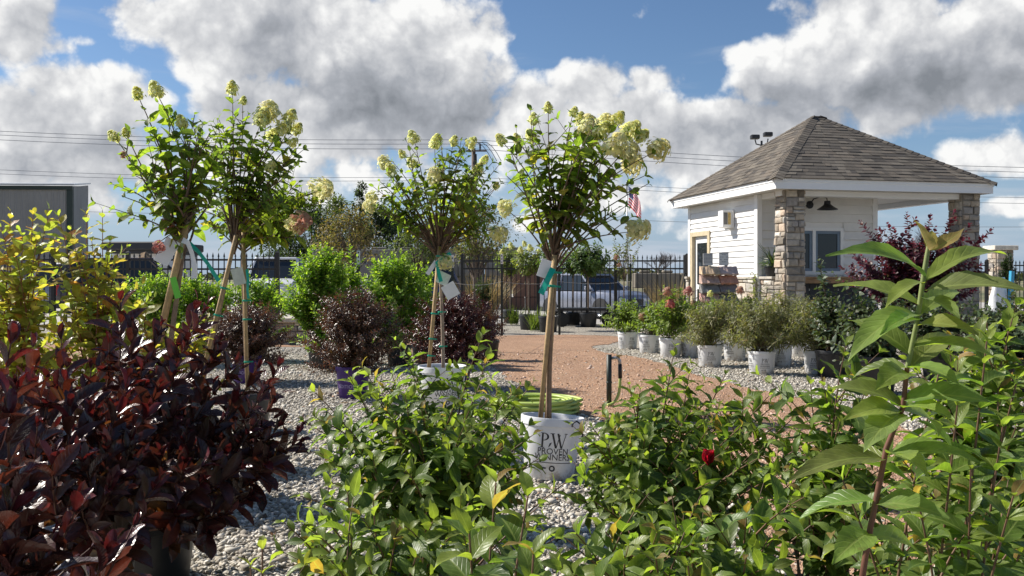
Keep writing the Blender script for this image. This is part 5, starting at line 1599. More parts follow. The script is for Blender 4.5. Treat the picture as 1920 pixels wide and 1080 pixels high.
wA = weigela('bushy green weigela in the centre, in front of the printed white pot', at(-.24, 2.75),
     [(590, 735, 2.7), (652, 700, 2.75), (700, 725, 2.7), (680, 690, 2.9), (760, 740, 2.6), (850, 765, 2.6), (880, 770, 2.7), (975, 722, 2.75), (1000, 716, 2.85), (952, 792, 2.6), (600, 850, 2.45), (562, 930, 2.4), (622, 905, 2.3), (700, 862, 2.4), (790, 765, 2.6), (780, 802, 2.5), (840, 832, 2.4), (915, 850, 2.45), (725, 770, 2.6), (640, 790, 2.6), (1000, 815, 2.6), (930, 740, 2.8), (612, 770, 2.7), (660, 830, 2.4), (900, 720, 3.0), (1010, 860, 2.5), (570, 790, 2.6), (735, 700, 2.9), (870, 800, 2.4), (960, 900, 2.4), (760, 880, 2.3)], 1, extra=26, spread=.28, h=.68)
weigela('tall two stemmed weigela sprays standing up before the middle hydrangea pot', at(-.22, 3.25), [(742, 638, 3.2), (905, 628, 3.2), (770, 668, 3.3), (880, 670, 3.25), (760, 655, 3.25), (920, 660, 3.3)], 2, dict(WEI, start=.2))
wB = weigela('green weigela with one red flower, right of the printed white pot', at(.44, 2.8),
     [(1130, 772, 2.7), (1180, 722, 2.8), (1200, 732, 2.7), (1265, 650, 2.8), (1292, 702, 2.8), (1360, 702, 2.75), (1400, 746, 2.7), (1442, 742, 2.6), (1230, 772, 2.6), (1160, 792, 2.6), (1300, 762, 2.6), (1480, 737, 2.6), (1140, 832, 2.5), (1200, 862, 2.4), (1280, 842, 2.45), (1350, 852, 2.4), (1450, 802, 2.5), (1500, 772, 2.5), (1250, 940, 2.3), (1330, 800, 2.5), (1110, 800, 2.65), (1390, 800, 2.45), (1240, 700, 2.9), (1330, 905, 2.3), (1420, 860, 2.4), (1210, 815, 2.5), (1175, 910, 2.3), (1275, 790, 2.6), (1540, 820, 2.4), (1480, 880, 2.3), (1120, 880, 2.5)], 3, extra=20, spread=.34, h=.62)
weigela('weigela with upright yellow tipped shoots left of the tall leafy stem', at(.84, 2.45), [(1540, 702, 2.4), (1586, 648, 2.35), (1600, 690, 2.4), (1620, 740, 2.3), (1560, 740, 2.5), (1640, 800, 2.3), (1520, 720, 2.5), (1575, 790, 2.3), (1610, 850, 2.2), (1540, 850, 2.3), (1660, 880, 2.2), (1500, 920, 2.2), (1580, 930, 2.1)], 4, extra=6, spread=.3, h=.6)
weigela('weigela at the right edge with broad drooping leaves', at(1.12, 2.1), [(1780, 640, 2.1), (1850, 602, 2.1), (1905, 572, 2.05), (1872, 702, 2.0), (1802, 722, 2.1), (1762, 762, 2.0), (1905, 800, 1.9), (1840, 780, 2.0), (1900, 680, 2.1), (1930, 730, 2.0), (1820, 660, 2.2), (1870, 840, 1.9), (1780, 850, 2.0), (1740, 830, 2.1), (1720, 700, 2.2), (1890, 620, 2.2), (1930, 880, 1.8), (1820, 900, 1.9), (1740, 920, 1.9), (1690, 860, 2.0), (1880, 960, 1.8)], 5, dict(WEI, len=.095, wid=.042), extra=8, spread=.34, h=.75)
weigela('low green weigela along the bottom edge right of the centre', at(.36, 1.75), [(1400, 962, 1.7), (1300, 1002, 1.7), (1220, 985, 1.8), (1450, 1010, 1.65), (1360, 1040, 1.6), (1180, 1040, 1.7), (1260, 930, 1.9), (1520, 985, 1.7), (1130, 990, 1.9), (1480, 940, 1.9), (1080, 1000, 1.7), (1110, 1050, 1.6), (1230, 1050, 1.5), (1320, 950, 1.8), (1400, 1040, 1.5), (1160, 960, 2.0), (1290, 1060, 1.5), (1050, 1060, 1.5)], 6, dict(WEI, len=.085), extra=12, spread=.34, h=.5)
weigela('low green weigela in the bottom right corner', at(.78, 1.6), [(1560, 1000, 1.5), (1700, 985, 1.55), (1800, 935, 1.6), (1885, 955, 1.5), (1760, 1030, 1.4), (1640, 1040, 1.45), (1850, 1040, 1.4), (1620, 960, 1.7), (1930, 1010, 1.5)], 7, dict(WEI, len=.08), extra=10, spread=.3, h=.5)
weigela('low green weigela at the bottom left of the centre clump', at(-.24, 1.85), [(652, 922, 1.85), (602, 962, 1.8), (800, 960, 1.8), (700, 940, 1.9), (745, 990, 1.75), (660, 1010, 1.7), (850, 1000, 1.75), (600, 1020, 1.75), (620, 1050, 1.6), (880, 940, 1.95), (780, 1045, 1.6), (1060, 905, 2.0), (1010, 950, 1.8), (1040, 1010, 1.75), (690, 1060, 1.6), (575, 985, 1.9)], 8, dict(WEI, len=.09, wid=.038), extra=4, spread=.12, h=.42)
hi = dict(WEI, res='hi', len=.10, wid=.043, node=.04, droop=.9, side=1, slen=.10, start=.1, ripple=.05, miss=0)
weigela('close weigela shoot with large bright leaves at the bottom centre', at(-.02, 1.12), [(930, 905, 1.2), (990, 930, 1.15), (880, 1000, 1.1), (1000, 1040, 1.05)], 9, hi, pot=False)
weigela('single pale yellow green sprig poking up at the bottom edge of the gravel', at(-.36, 1.3), [(492, 1030, 1.3), (470, 1062, 1.28)], 10, dict(hi, cols=[((.12, .17, .035), 1)], tipcol=[((.20, .22, .05), 1)], len=.07, wid=.03), pot=False)
# the red flower
r_ = random.Random(3)
L = Leaves('round', 'mid', .1)
for k in range(9):
    a = k * 2.4; D = Vector((math.cos(a) * .6, math.sin(a) * .6, .8)).normalized()
    L.add((0, 0, 0), D, Vector((0, 0, 1)) - D * D.z, .042, .034, -.6, .5, pick([((.42, .008, .025), 2), ((.34, .006, .02), 1)], r_))
L.build('red_flower', M_FLOWER, wB, loc=P(1328, 872, 2.3) - wB.location)
# the tall stem at the right, leaf by leaf
tl = thing('weigela_shrub', 'tall leafy weigela stem rising close to the camera on the right', 'shrub', at(.44, 1.12), 0, 'green weigela shrubs in the foreground')
DB = 1.08; b0 = tl.location.copy()
sp = [(1600, 1190), (1628, 1010), (1650, 900), (1662, 840), (1693, 764), (1701, 690), (1720, 600), (1730, 530), (1738, 480), (1741, 462)]
pts = [Vector((0, 0, 0))] + [P(x, y, DB) - b0 for x, y in sp]
m = MB(); nlow = 8
m.tube(pts[:7], [.0050, .0043, .0038, .0036, .0034, .0032, .0030], 8, (.13, .05, .028), False); m.tube(pts[6:], [.0030, .0030, .0032, .0030, .0025], 8, (.19, .23, .07), False)
m.build('stem', M_STEM, tl, smooth=True)
L = Leaves('lance', 'hi', .035)
GA, GB, GC, TP = (.20, .25, .07), (.175, .225, .06), (.14, .19, .052), (.32, .22, .09)
LV = [((1740, 470, 0), (1713, 412, -.02), .5, .030, TP), ((1742, 470, 0), (1808, 428, .03), -.55, .024, (.28, .20, .09)), ((1741, 468, 0), (1748, 432, .03), .3, .016, (.25, .20, .06)),
      ((1734, 520, 0), (1548, 492, -.06), 1.2, .036, GA), ((1736, 525, 0), (1888, 490, .08), 1.0, .036, GB), ((1734, 545, 0), (1925, 556, -.07), .75, .042, (.16, .20, .06)), ((1728, 575, 0), (1562, 548, .06), .95, .034, GA),
      ((1724, 590, 0), (1590, 690, -.06), 1.35, .042, GA), ((1726, 590, 0), (1800, 560, .10), .8, .030, GB),
      ((1712, 650, 0), (1880, 690, -.04), 1.1, .038, GB), ((1708, 665, 0), (1590, 612, .05), 1.0, .038, GC), ((1706, 690, 0), (1790, 640, .09), .7, .036, GB), ((1704, 700, 0), (1640, 745, -.07), .9, .038, GC),
      ((1692, 762, 0), (1552, 742, .02), 1.25, .036, GC), ((1694, 750, 0), (1868, 770, -.05), .95, .044, GB), ((1690, 775, 0), (1620, 860, -.07), .8, .042, GA), ((1690, 770, 0), (1760, 830, .08), .9, .036, GA),
      ((1660, 862, 0), (1478, 915, -.03), 1.15, .040, GC), ((1662, 855, 0), (1838, 880, -.04), 1.1, .044, GB), ((1668, 850, 0), (1600, 780, .08), .7, .036, GC),
      ((1734, 530, 0), (1660, 590, -.05), 1.0, .026, GA), ((1730, 560, 0), (1800, 610, -.06), .9, .030, GA), ((1722, 600, 0), (1650, 640, -.08), .9, .028, GB), ((1720, 610, 0), (1835, 640, -.05), 1.1, .032, GA),
      ((1704, 690, 0), (1800, 735, -.07), 1.0, .034, GA), ((1700, 690, 0), (1600, 720, .04), 1.0, .032, GB), ((1690, 765, 0), (1790, 800, -.08), .9, .032, GB), ((1688, 770, 0), (1580, 800, -.03), 1.1, .034, GA), ((1665, 850, 0), (1740, 905, -.08), .9, .034, GA), ((1660, 860, 0), (1560, 880, .05), 1.0, .034, GB),
      ((1640, 940, 0), (1500, 985, .04), 1.0, .04, GB), ((1642, 945, 0), (1780, 985, -.05), 1.0, .042, GA), ((1630, 1000, 0), (1560, 1070, -.06), .9, .04, GA), ((1632, 1005, 0), (1730, 1060, .06), .9, .04, GB)]
for (a, b, dr, wd, c) in LV:
    L.chord(P(a[0], a[1], DB + a[2]) - b0, P(b[0], b[1] - (12 if b[1] > 480 else 0), DB + b[2]) - b0, dr * .75, wd * .98, .34, tuple(x * rnd.uniform(.85, 1.15) for x in c), up=(0, -.35 + rnd.uniform(-.3, .3), .85))
L.build('foliage', M_LEAF, tl)
weigela('several close upright shoots with bright leaves beside the tall stem', at(.62, 1.4), [(1850, 640, 1.35), (1795, 760, 1.3), (1880, 800, 1.3), (1760, 700, 1.4), (1905, 720, 1.35), (1820, 880, 1.25), (1720, 930, 1.25), (1580, 900, 1.4), (1900, 930, 1.2)], 17, dict(hi, len=.082, wid=.033, side=1), pot=False)
BL = [((1736, 545), 1), ((1700, 690), 0), ((1672, 850), 1)]

# burgundy shrubs on the left
BUR = dict(len=.112, wid=.044, droop=.45, fold=.6, prof='ellip', res='mid', node=.050, p0=.25, p1=.80, flat=.08, ripple=.05, cols=[((.070, .025, .019), 4), ((.092, .032, .022), 2), ((.050, .020, .016), 3)],
           tipcol=[((.085, .014, .018), 3), ((.050, .014, .016), 2)], low=[((.11, .066, .024), 2), ((.07, .036, .02), 3), ((.22, .125, .03), 1.1)], side=1, slen=.14, start=.12, mat=M_GLOSS, miss=.12, flare=.75)
def burgundy(label, base, tips, seed, S=BUR, extra=0, spread=.3, h=.6, potm=M_BLACKPOT):
    r = random.Random(seed)
    t = thing('burgundy_shrub', label, 'shrub', base, 0, 'dark burgundy shrubs on the left')
    if potm: add_pot(t, .16, .13, .26, potm)
    tl_ = [P(*q) - base for q in tips] + (dome_tips(r, extra, spread, spread, h * .3, h) if extra else [])
    shrub(t, Vector((0, 0, .22)), tl_, S, r, .0042, (.13, .06, .035), .12)
    return t
burgundy('tall burgundy shrub with twin upright tips before the leftmost hydrangea stake', at(-1.55, 3.35),
         [(225, 542, 3.0), (248, 602, 3.0), (370, 562, 3.1), (388, 572, 3.05), (302, 612, 3.0), (330, 690, 2.9), (440, 682, 3.0), (410, 640, 3.1), (270, 680, 2.9), (350, 640, 3.0), (205, 625, 3.0), (290, 650, 3.1), (190, 680, 3.0), (400, 720, 2.9), (240, 750, 2.8), (330, 770, 2.8), (300, 720, 2.8), (370, 690, 3.1)], 11, extra=11, spread=.46, h=.85)
burgundy('burgundy shrub at the edge of the gravel strip with stray low branches', at(-1.28, 3.2),
         [(482, 692, 3.1), (502, 722, 3.1), (522, 742, 3.1), (562, 802, 3.1), (412, 790, 2.9), (450, 880, 2.8), (382, 900, 2.7), (470, 800, 3.0), (440, 740, 3.0), (530, 790, 3.0), (500, 860, 2.9), (350, 800, 2.8), (420, 850, 2.8), (300, 850, 2.7), (345, 870, 2.6), (560, 830, 3.0), (430, 960, 2.8), (390, 1000, 2.8), (470, 930, 2.9), (330, 960, 2.7), (520, 690, 3.2)], 12, extra=8, spread=.28, h=.5)
burgundy('burgundy shrub in the left foreground under the yellow-green shrubs', at(-1.28, 2.65),
         [(115, 638, 2.6), (125, 690, 2.5), (62, 652, 2.6), (170, 692, 2.6), (60, 702, 2.4), (200, 830, 2.4), (130, 762, 2.4), (230, 750, 2.5), (100, 850, 2.2), (170, 760, 2.5), (90, 740, 2.4), (30, 720, 2.4), (250, 800, 2.5), (300, 900, 2.4), (150, 930, 2.2), (210, 900, 2.3), (270, 960, 2.3), (70, 800, 2.3), (150, 850, 2.3)], 13, extra=10, spread=.42, h=.82)
burgundy('nearest burgundy shrub cut off by the left edge, with large shiny leaves', at(-1.0, 1.6),
         [(20, 645, 1.6), (-20, 690, 1.5), (10, 740, 1.5), (40, 860, 1.5), (60, 985, 1.5), (-30, 800, 1.4), (250, 985, 1.7), (30, 930, 1.4), (100, 1000, 1.5), (200, 1040, 1.6), (20, 1040, 1.4), (140, 960, 1.6)], 14, dict(BUR, res='hi', len=.10, wid=.046), extra=9, spread=.28, h=.6)
tag_c = [(352, 675, 3.3, 'upper')]

# yellow green shrubs behind them
YEL = dict(len=.10, wid=.05, droop=.25, fold=.25, prof='ellip', res='mid', node=.046, p0=.55, p1=1.25, flat=.4, ripple=.06, cols=[((.29, .28, .075), 4), ((.22, .245, .065), 3), ((.34, .25, .075), 1.4), ((.36, .16, .06), .7)], tipcol=[((.28, .34, .08), 2), ((.40, .34, .09), 1)], low=[((.26, .24, .05), 2), ((.25, .12, .04), .5)], side=2, slen=.22, start=.42, mat=M_LEAF, miss=.1)
def yellow(label, base, tips, seed, extra, spread, h):
    r = random.Random(seed); t = thing('yellow_shrub', label, 'shrub', base, 0, 'yellow-green shrubs at the left')
    add_pot(t, .17, .14, .28, M_BLACKPOT)
    tl_ = [P(*q) - base for q in tips] + dome_tips(r, extra, spread, spread, h * .55, h)
    shrub(t, Vector((0, 0, .24)), tl_, YEL, r, .0045, (.26, .10, .055), .10)
yellow('tall yellow-green shrub with orange tinted leaves at the left edge', Vector((-2.55, 4.7, 0)), [(20, 396, 4.6), (62, 402, 4.6), (92, 392, 4.7), (2, 425, 4.5), (42, 442, 4.5), (-30, 410, 4.6), (70, 450, 4.5), (30, 480, 4.4)], 21, 15, .45, 1.1)
yellow('yellow-green shrub with red brown stems next to the leftmost hydrangea tree', Vector((-2.15, 4.75, 0)), [(110, 406, 4.7), (162, 402, 4.7), (192, 394, 4.7), (206, 452, 4.7), (132, 432, 4.6), (172, 452, 4.6), (216, 492, 4.7), (150, 480, 4.6), (100, 460, 4.6), (185, 520, 4.6)], 22, 13, .36, 1.0)
yellow('smaller yellow-green shrub tucked behind the tall burgundy tips', Vector((-2.0, 5.4, 0)), [(200, 540, 5.3), (230, 560, 5.3), (160, 540, 5.3)], 23, 14, .34, .9)
yellow('yellow shrub further left, mostly beyond the picture edge', Vector((-3.3, 5.2, 0)), [(-40, 440, 5.2), (10, 470, 5.1)], 24, 14, .4, 1.0)

# ------------------------------------------------------------------ middle ground shrubs
BRI = dict(len=.07, wid=.034, droop=.3, fold=.3, prof='ellip', res='lo', node=.030, p0=.5, p1=1.0, flat=.2, ripple=0, cols=[((.16, .26, .035), 4), ((.12, .21, .028), 3), ((.20, .29, .045), 2)], tipcol=[((.30, .40, .07), 1)], side=4, slen=.2, start=.2, mat=M_FAR, miss=0)
BRN = dict(len=.040, wid=.016, droop=.4, fold=.3, prof='lance', res='lo', node=.019, p0=.6, p1=1.1, flat=.1, ripple=0, cols=[((.095, .055, .034), 4), ((.13, .075, .045), 2), ((.07, .036, .024), 3), ((.10, .085, .035), 1)], side=5, slen=.22, start=.12, mat=M_GLOSS, miss=0)
def bush(name, label, cat, group, px, d, ytop, wpx, S, seed, n, pot=(.16, .13, .26, None), depth=None, z0=.35, stemc=(.12, .07, .04), stem_r=.004, extra=()):
    r = random.Random(seed); p = P(px, 520, d); p.z = 0
    t = thing(name, label, cat, p, 0, group)
    h = CAM_H - (ytop - 520) / F * d; w = wpx / F * d / 2
    o = add_pot(t, *pot[:3], pot[3] or M_BLACKPOT, seg=28)
    tips = dome_tips(r, n, w, depth or w, z0, h, .3) + [Vector((w * r.uniform(.5, .95) * math.cos(a), w * .8 * math.sin(a), r.uniform(z0 * .8, h * .6))) for a in [r.uniform(0, 2 * PI) for _ in range(n // 4)]]
    tips += [P(*q) - p for q in extra]
    shrub(t, Vector((0, 0, pot[2] * .85)), tips, S, r, stem_r, stemc, .06)
    return t, o
G_BR = 'bright green shrubs in the middle ground'
bush('green_shrub', 'tallest bright green shrub, left of the trellis post', 'shrub', G_BR, 602, 11.0, 460, 165, BRI, 31, 84, z0=.3, depth=.36, extra=[(600, 458, 11), (622, 466, 11), (580, 480, 11)])
bush('green_shrub', 'bright green shrub with a thin top, right of the trellis post', 'shrub', G_BR, 655, 11.6, 470, 66, BRI, 32, 30, z0=.4)
bush('green_shrub', 'wide bright green shrub in front of the dark blue car', 'shrub', G_BR, 748, 11.2, 474, 190, BRI, 33, 84, z0=.3, depth=.4, extra=[(770, 470, 11.2), (700, 486, 11.2)])
bush('green_shrub', 'bright green shrub behind the trunk of the middle hydrangea', 'shrub', G_BR, 795, 11.6, 490, 60, BRI, 34, 20, z0=.4)
bush('green_shrub', 'low yellowish green shrub behind the leftmost hydrangea stake', 'shrub', G_BR, 300, 11.5, 500, 170, BRI, 35, 56, z0=.4)
bush('green_shrub', 'low bright green shrub between the first and second hydrangea stakes', 'shrub', G_BR, 380, 12.0, 506, 150, BRI, 36, 50, z0=.4)
bush('green_shrub', 'low bright green shrub right of the third hydrangea trunk', 'shrub', G_BR, 480, 12.0, 508, 140, BRI, 37, 50, z0=.4)
bush('green_shrub', 'small bright green shrub nearest the yellow-green shrubs', 'shrub', G_BR, 235, 11.5, 520, 80, BRI, 38, 24, z0=.4)
G_BN = 'brown leaved shrubs in purple pots'
def edition_print(o, rt, rb, h, angs):
    for a in angs:
        m = MB()
        V, Fs = text_polys('EDITIONS', .045); wrap_on(m, V, Fs, a, h * .34, rt, rb, h)
        V, Fs = text_polys('FIRST', .030); wrap_on(m, V, Fs, a, h * .54, rt, rb, h)
        m.build('lettering', M_PALEINK, o)
for (label, px, d, yt, w, sd, potm) in (('round brown shrub behind the third hydrangea trunk', 462, 9.5, 576, 190, 41, M_PURPLEPOT), ('broad brown shrub between the two tall bright green shrubs', 662, 8.3, 543, 215, 42, M_PURPLEPOT), ('reddish brown shrub behind the middle hydrangea pot', 855, 9.0, 546, 205, 43, M_PURPLEPOT)):
    S = BRN if sd != 43 else dict(BRN, cols=[((.075, .020, .018), 4), ((.05, .016, .014), 3), ((.095, .03, .022), 1)])
    ox = {41: 24, 42: 15, 43: 16}[sd]
    t, o = bush('brown_shrub', label, 'shrub', G_BN, px, d, yt, w, S, sd, 100, (.155, .125, .29, potm), z0=.22, depth=w / F * d / 2 * .8)
    edition_print(o, .155, .125, .29, [R(-100), R(20), R(140)])
bush('brown_shrub', 'small brown shrub half hidden at the right of the reddish one', 'shrub', G_BN, 915, 12.0, 580, 60, BRN, 44, 20, (.15, .12, .27, M_BLACKPOT), z0=.25)
bush('dark_conifer', 'narrow dark conifer in a black pot before the left end of the iron fence', 'shrub', None, 903, 17.8, 508, 40, dict(BRI, cols=[((.03, .05, .02), 1)], tipcol=[((.05, .07, .025), 1)], len=.05), 45, 24, (.17, .14, .28, M_BLACKPOT), z0=.3)

# stone display blocks
m = MB(); r_ = random.Random(9)
p = P(540, 520, 14.8)
sb = thing('stone_bench', 'low stack of brown stone blocks with a pale capstone behind the gravel strip', 'stone bench', (p.x, p.y, 0))
stone_face(m, (-.28, 0, 0), (1, 0, 0), (0, -1, 0), .56, .36, r_, .12, .2, .5); stone_face(m, (-.28, .4, 0), (0, -1, 0), (-1, 0, 0), .4, .36, r_, .12, .2, .4); stone_face(m, (.28, 0, 0), (0, 1, 0), (1, 0, 0), .4, .36, r_, .12, .2, .4)
m.box(-.27, .27, .01, .40, 0, .36, (.25, .2, .15)); m.build('blocks', M_STONEV, sb)
m = MB(); m.cbox(-.34, .34, -.08, .46, .362, .44, .012, (.52, .47, .38)); m.build('capstone', M_STONEV, sb)

# ------------------------------------------------------------------ black pots with standards by the fence
def standard(label, px, ybot, ycrown0, ycrown1, wpx, seed, cols, leaf=.075, n=90, potw=.2, flowers=(), lean=0, sparse=False, name='potted_tree'):
    r = random.Random(seed); d = CAM_H * F / (ybot - 520.0); p = P(px, 520, d); p.z = 0
    t = thing(name, label, 'potted tree', p, 0, 'standard trees in black pots by the fence')
    add_pot(t, potw, potw * .84, potw * 1.6, M_BLACKPOT, seg=28)
    zt = CAM_H - (ycrown0 - 520) / F * d; zl = CAM_H - (ycrown1 - 520) / F * d; w = wpx / F * d / 2
    B = MB(); L = Leaves('ovate', 'lo', 0); S = dict(HY, len=leaf, wid=leaf * .5, res='lo', node=.04, cols=cols, tipcol=cols, low=cols)
    c0 = Vector((lean, 0, zl - .05)); B.tube(bez(Vector((0, 0, potw * 1.4)), Vector((lean * .3, .02, zl * .6)), c0, 7), .014, 6, (.16, .12, .09), False)
    for k in range(n):
        a = r.uniform(0, 2 * PI); h = r.uniform(0, 1); q = math.sqrt(r.uniform(.15, 1)) * w * math.sqrt(max(.08, 1 - (2 * h - 1) ** 2))
        tp = Vector((lean + q * math.cos(a), q * math.sin(a), zl + (zt - zl) * h))
        st = c0 + Vector((0, 0, r.uniform(-.03, (zt - zl) * .3 * h)))
        pts = bez(st, st.lerp(tp, .5) + Vector((0, 0, .06)), tp, 5)
        B.tube(pts, [.005, .0045, .004, .003, .002], 4, (.15, .11, .08), False)
        leafy(L, pts, S, r, .5 if not sparse else .6)
    B.build('trunk', M_BARK, t, smooth=True); L.build('foliage', M_FAR, t)
    for (x, y, s, k) in flowers:
        flower(t, P(x, y, d - .1) - p, s, k, (r.uniform(-.3, .3), -.4, 1), r)
    return t
HG = [((.13, .17, .045), 3), ((.10, .14, .04), 2), ((.20, .22, .08), 1)]
DG = [((.065, .11, .035), 3), ((.085, .135, .04), 2)]
standard('potted hydrangea standard with a pale green crown at the left of the fence row', 957, 606, 460, 515, 70, 61, HG, .10, 110, .19, [(958, 466, .13, 'lime'), (985, 462, .12, 'lime'), (940, 478, .12, 'lime'), (965, 480, .12, 'lime'), (1000, 486, .11, 'lime'), (948, 495, .11, 'lime')])
standard('potted hydrangea standard in the centre of the fence row, grasses at its foot', 991, 618, 464, 515, 76, 62, HG, .10, 100, .2, [(995, 470, .12, 'lime'), (1012, 478, .11, 'lime'), (975, 474, .12, 'lime')])
standard('potted standard just left of the right hydrangea trunk', 1028, 622, 455, 505, 64, 63, DG, .10, 70, .2)
standard('potted dark leaved standard beside the garden cart', 1103, 613, 452, 515, 92, 64, DG, .13, 120, .20)
standard('dark leaved standard partly behind the one beside the cart', 1075, 609, 462, 512, 64, 65, DG, .12, 75, .18)
standard('thin open crowned standard with two pink flowers near the parked crossover', 1170, 612, 440, 520, 95, 66, [((.10, .12, .05), 2), ((.13, .14, .08), 1)], .085, 34, .18, [(1155, 483, .10, 'peach'), (1160, 497, .09, 'peach')], sparse=True)
# tufts of grass in and around the black pots
for i, (px, yb, lab) in enumerate(((1003, 619, 'grass tuft growing at the foot of the centre potted standard'), (965, 608, 'grass tuft beside the left potted standard'))):
    d = CAM_H * F / (yb - 520.0) - .32
    p = P(px, 520, d); r = random.Random(70 + i); t = thing('grass_tuft', lab, 'grass', (p.x, p.y, 0))
    L = Leaves('strap', 'lo', 0)
    for k in range(90):
        a = r.uniform(0, 2 * PI); el = r.uniform(.9, 1.5); D = Vector((math.cos(a) * math.cos(el), math.sin(a) * math.cos(el), math.sin(el)))
        L.add((r.uniform(-.1, .1), r.uniform(-.05, .05), 0), D, Vector((0, 0, 1)) - D * D.z, r.uniform(.3, .62), .016, r.uniform(.1, .7), .3, (.10, .14, .03))
    L.build('blades', M_FAR, t)

# ------------------------------------------------------------------ white printed pots on the right
small = {}
def white_pot(t, rt=.155, rb=.135, h=.265, rot=0.0):
    o = add_pot(t, rt, rb, h, M_WHITEPOT, seg=32)
    if 'me' not in small:
        small['me'] = brand_print([0], rt, rb, h, .8).mesh('lettering')
    for an in (-75, -150, 30, 120): link('lettering', small['me'], M_INK, o, rot=(0, 0, R(an)))
    o.rotation_euler = (0, 0, rot)
    return o
HB = dict(len=.072, wid=.038, droop=.5, fold=.25, prof='ovate', res='lo', node=.030, p0=.5, p1=1.15, flat=.4, ripple=0, cols=[((.15, .21, .045), 4), ((.12, .17, .038), 3), ((.20, .25, .06), 1)], tipcol=[((.15, .22, .05), 1)], side=3, slen=.12, start=.35, mat=M_FAR, miss=0)
BD = dict(len=.09, wid=.016, droop=1.3, fold=.3, prof='lance', res='lo', node=.032, p0=.6, p1=1.2, flat=.3, ripple=0, cols=[((.16, .165, .075), 4), ((.12, .13, .06), 3), ((.24, .23, .13), 1.5), ((.19, .15, .07), .7)], tipcol=[((.16, .17, .09), 1)], side=4, slen=.2, start=.25, mat=M_FAR, miss=0)
def wpot(name, label, px, yb, S, seed, n, ytop, wpx, group, flowers=(), rot=0.0, stemc=(.12, .09, .05)):
    r = random.Random(seed); d = CAM_H * F / (yb - 520.0); p = P(px, 520, d); p.z = 0; ytop += -10 if yb > 662 else 4
    t = thing(name, label, 'potted shrub', p, 0, group)
    white_pot(t, rot=rot)
    h = CAM_H - (ytop - 520) / F * d; w = wpx / F * d / 2 * 1.25
    shrub(t, Vector((0, 0, .22)), dome_tips(r, n, w, w * .8, .30, h, .25) + [Vector((w * math.cos(a) * 1.05, w * math.sin(a) * .8, r.uniform(.34, .5))) for a in [r.uniform(0, 2 * PI) for _ in range(n // 3)]], S, r, .003, stemc, .05)
    for (x, y, s, k) in flowers:
        flower(t, P(x, y, d - .12) - p, s, k, (r.uniform(-.3, .3), -.5, 1), r)
G_H = 'pink flowered hydrangeas in printed white pots'; G_B = 'narrow leaved shrubs in printed white pots'
wpot('hydrangea_shrub', 'leftmost white printed pot with a leafy green hydrangea', 1177, 654, HB, 81, 26, 552, 88, G_H, [(1205, 598, .10, 'peach')], .1)
wpot('hydrangea_shrub', 'second white printed pot from the left, one peach flower low over its rim', 1217, 661, HB, 82, 24, 560, 80, G_H, [(1204, 594, .10, 'peach')], .6)
wpot('hydrangea_shrub', 'third white printed pot from the left with a red pink bloom above', 1257, 669, HB, 83, 28, 548, 96, G_H, [(1257, 570, .11, 'rose'), (1250, 548, .11, 'peach')], 1.0)
wpot('hydrangea_shrub', 'hydrangea in a white pot behind the third one, two salmon blooms on top', 1294, 659, HB, 84, 28, 556, 90, G_H, [(1289, 546, .11, 'pink'), (1300, 570, .09, 'peach')], 2.0)
wpot('hydrangea_shrub', 'hydrangea in a white pot at the back before the stone sample rack', 1345, 648, HB, 85, 28, 556, 90, G_H, [(1386, 545, .11, 'peach'), (1330, 556, .09, 'lime')], .3)
wpot('hydrangea_shrub', 'back row hydrangea nearest the kiosk stone ledge', 1400, 644, HB, 86, 26, 546, 90, G_H, [], 1.3)
wpot('narrow_leaved_shrub', 'narrow leaved shrub in the white printed pot with its mark facing us, left of centre', 1331, 686, BD, 87, 34, 566, 110, G_B, [], -.35)
wpot('narrow_leaved_shrub', 'narrow leaved shrub in the frontmost white printed pot', 1428, 701, BD, 88, 40, 570, 130, G_B, [], -.25)
wpot('narrow_leaved_shrub', 'narrow leaved shrub in a white pot behind the frontmost one', 1462, 684, BD, 89, 34, 556, 110, G_B, [], .9)
wpot('narrow_leaved_shrub', 'back narrow leaved shrub in a white pot between the two front ones', 1378, 675, BD, 90, 34, 560, 110, G_B, [], 1.9)
wpot('narrow_leaved_shrub', 'narrow leaved shrub in the rightmost white pot, leaf shadows across it', 1533, 700, BD, 91, 36, 565, 120, G_B, [], .5)
wpot('narrow_leaved_shrub', 'back narrow leaved shrub beside the stone pillar foot', 1500, 668, BD, 92, 28, 560, 90, G_B, [], .5)
# a taller arching spray with pale yellow tips in front of the kiosk
t = thing('butterfly_shrub', 'tall arching spray with pale hanging leaves in front of the stone ledge', 'shrub', Vector((P(1432, 520, 11.3).x, 11.3, 0)))
r_ = random.Random(99)
white_pot(t, rot=.7)
shrub(t, Vector((0, 0, .22)), [P(x, y, 11.2) - t.location for (x, y) in ((1405, 505), (1435, 535), (1420, 525), (1440, 560), (1390, 560))], dict(BD, cols=[((.17, .19, .07), 1)], start=.35, side=2), r_, .004, (.12, .12, .05), .04)
t = thing('butterfly_shrub', 'upright dark flower spike shrub left of the frontmost white pots', 'shrub', Vector((P(1296, 520, 12.6).x, 12.6, 0)))
white_pot(t, rot=1.7)
shrub(t, Vector((0, 0, .22)), [P(x, y, 12.5) - t.location for (x, y) in ((1312, 535), (1318, 560), (1300, 575), (1330, 580))], dict(BD, cols=[((.06, .08, .03), 1), ((.09, .06, .07), 1)], start=.35, side=2), r_, .004, (.06, .07, .03), .04)

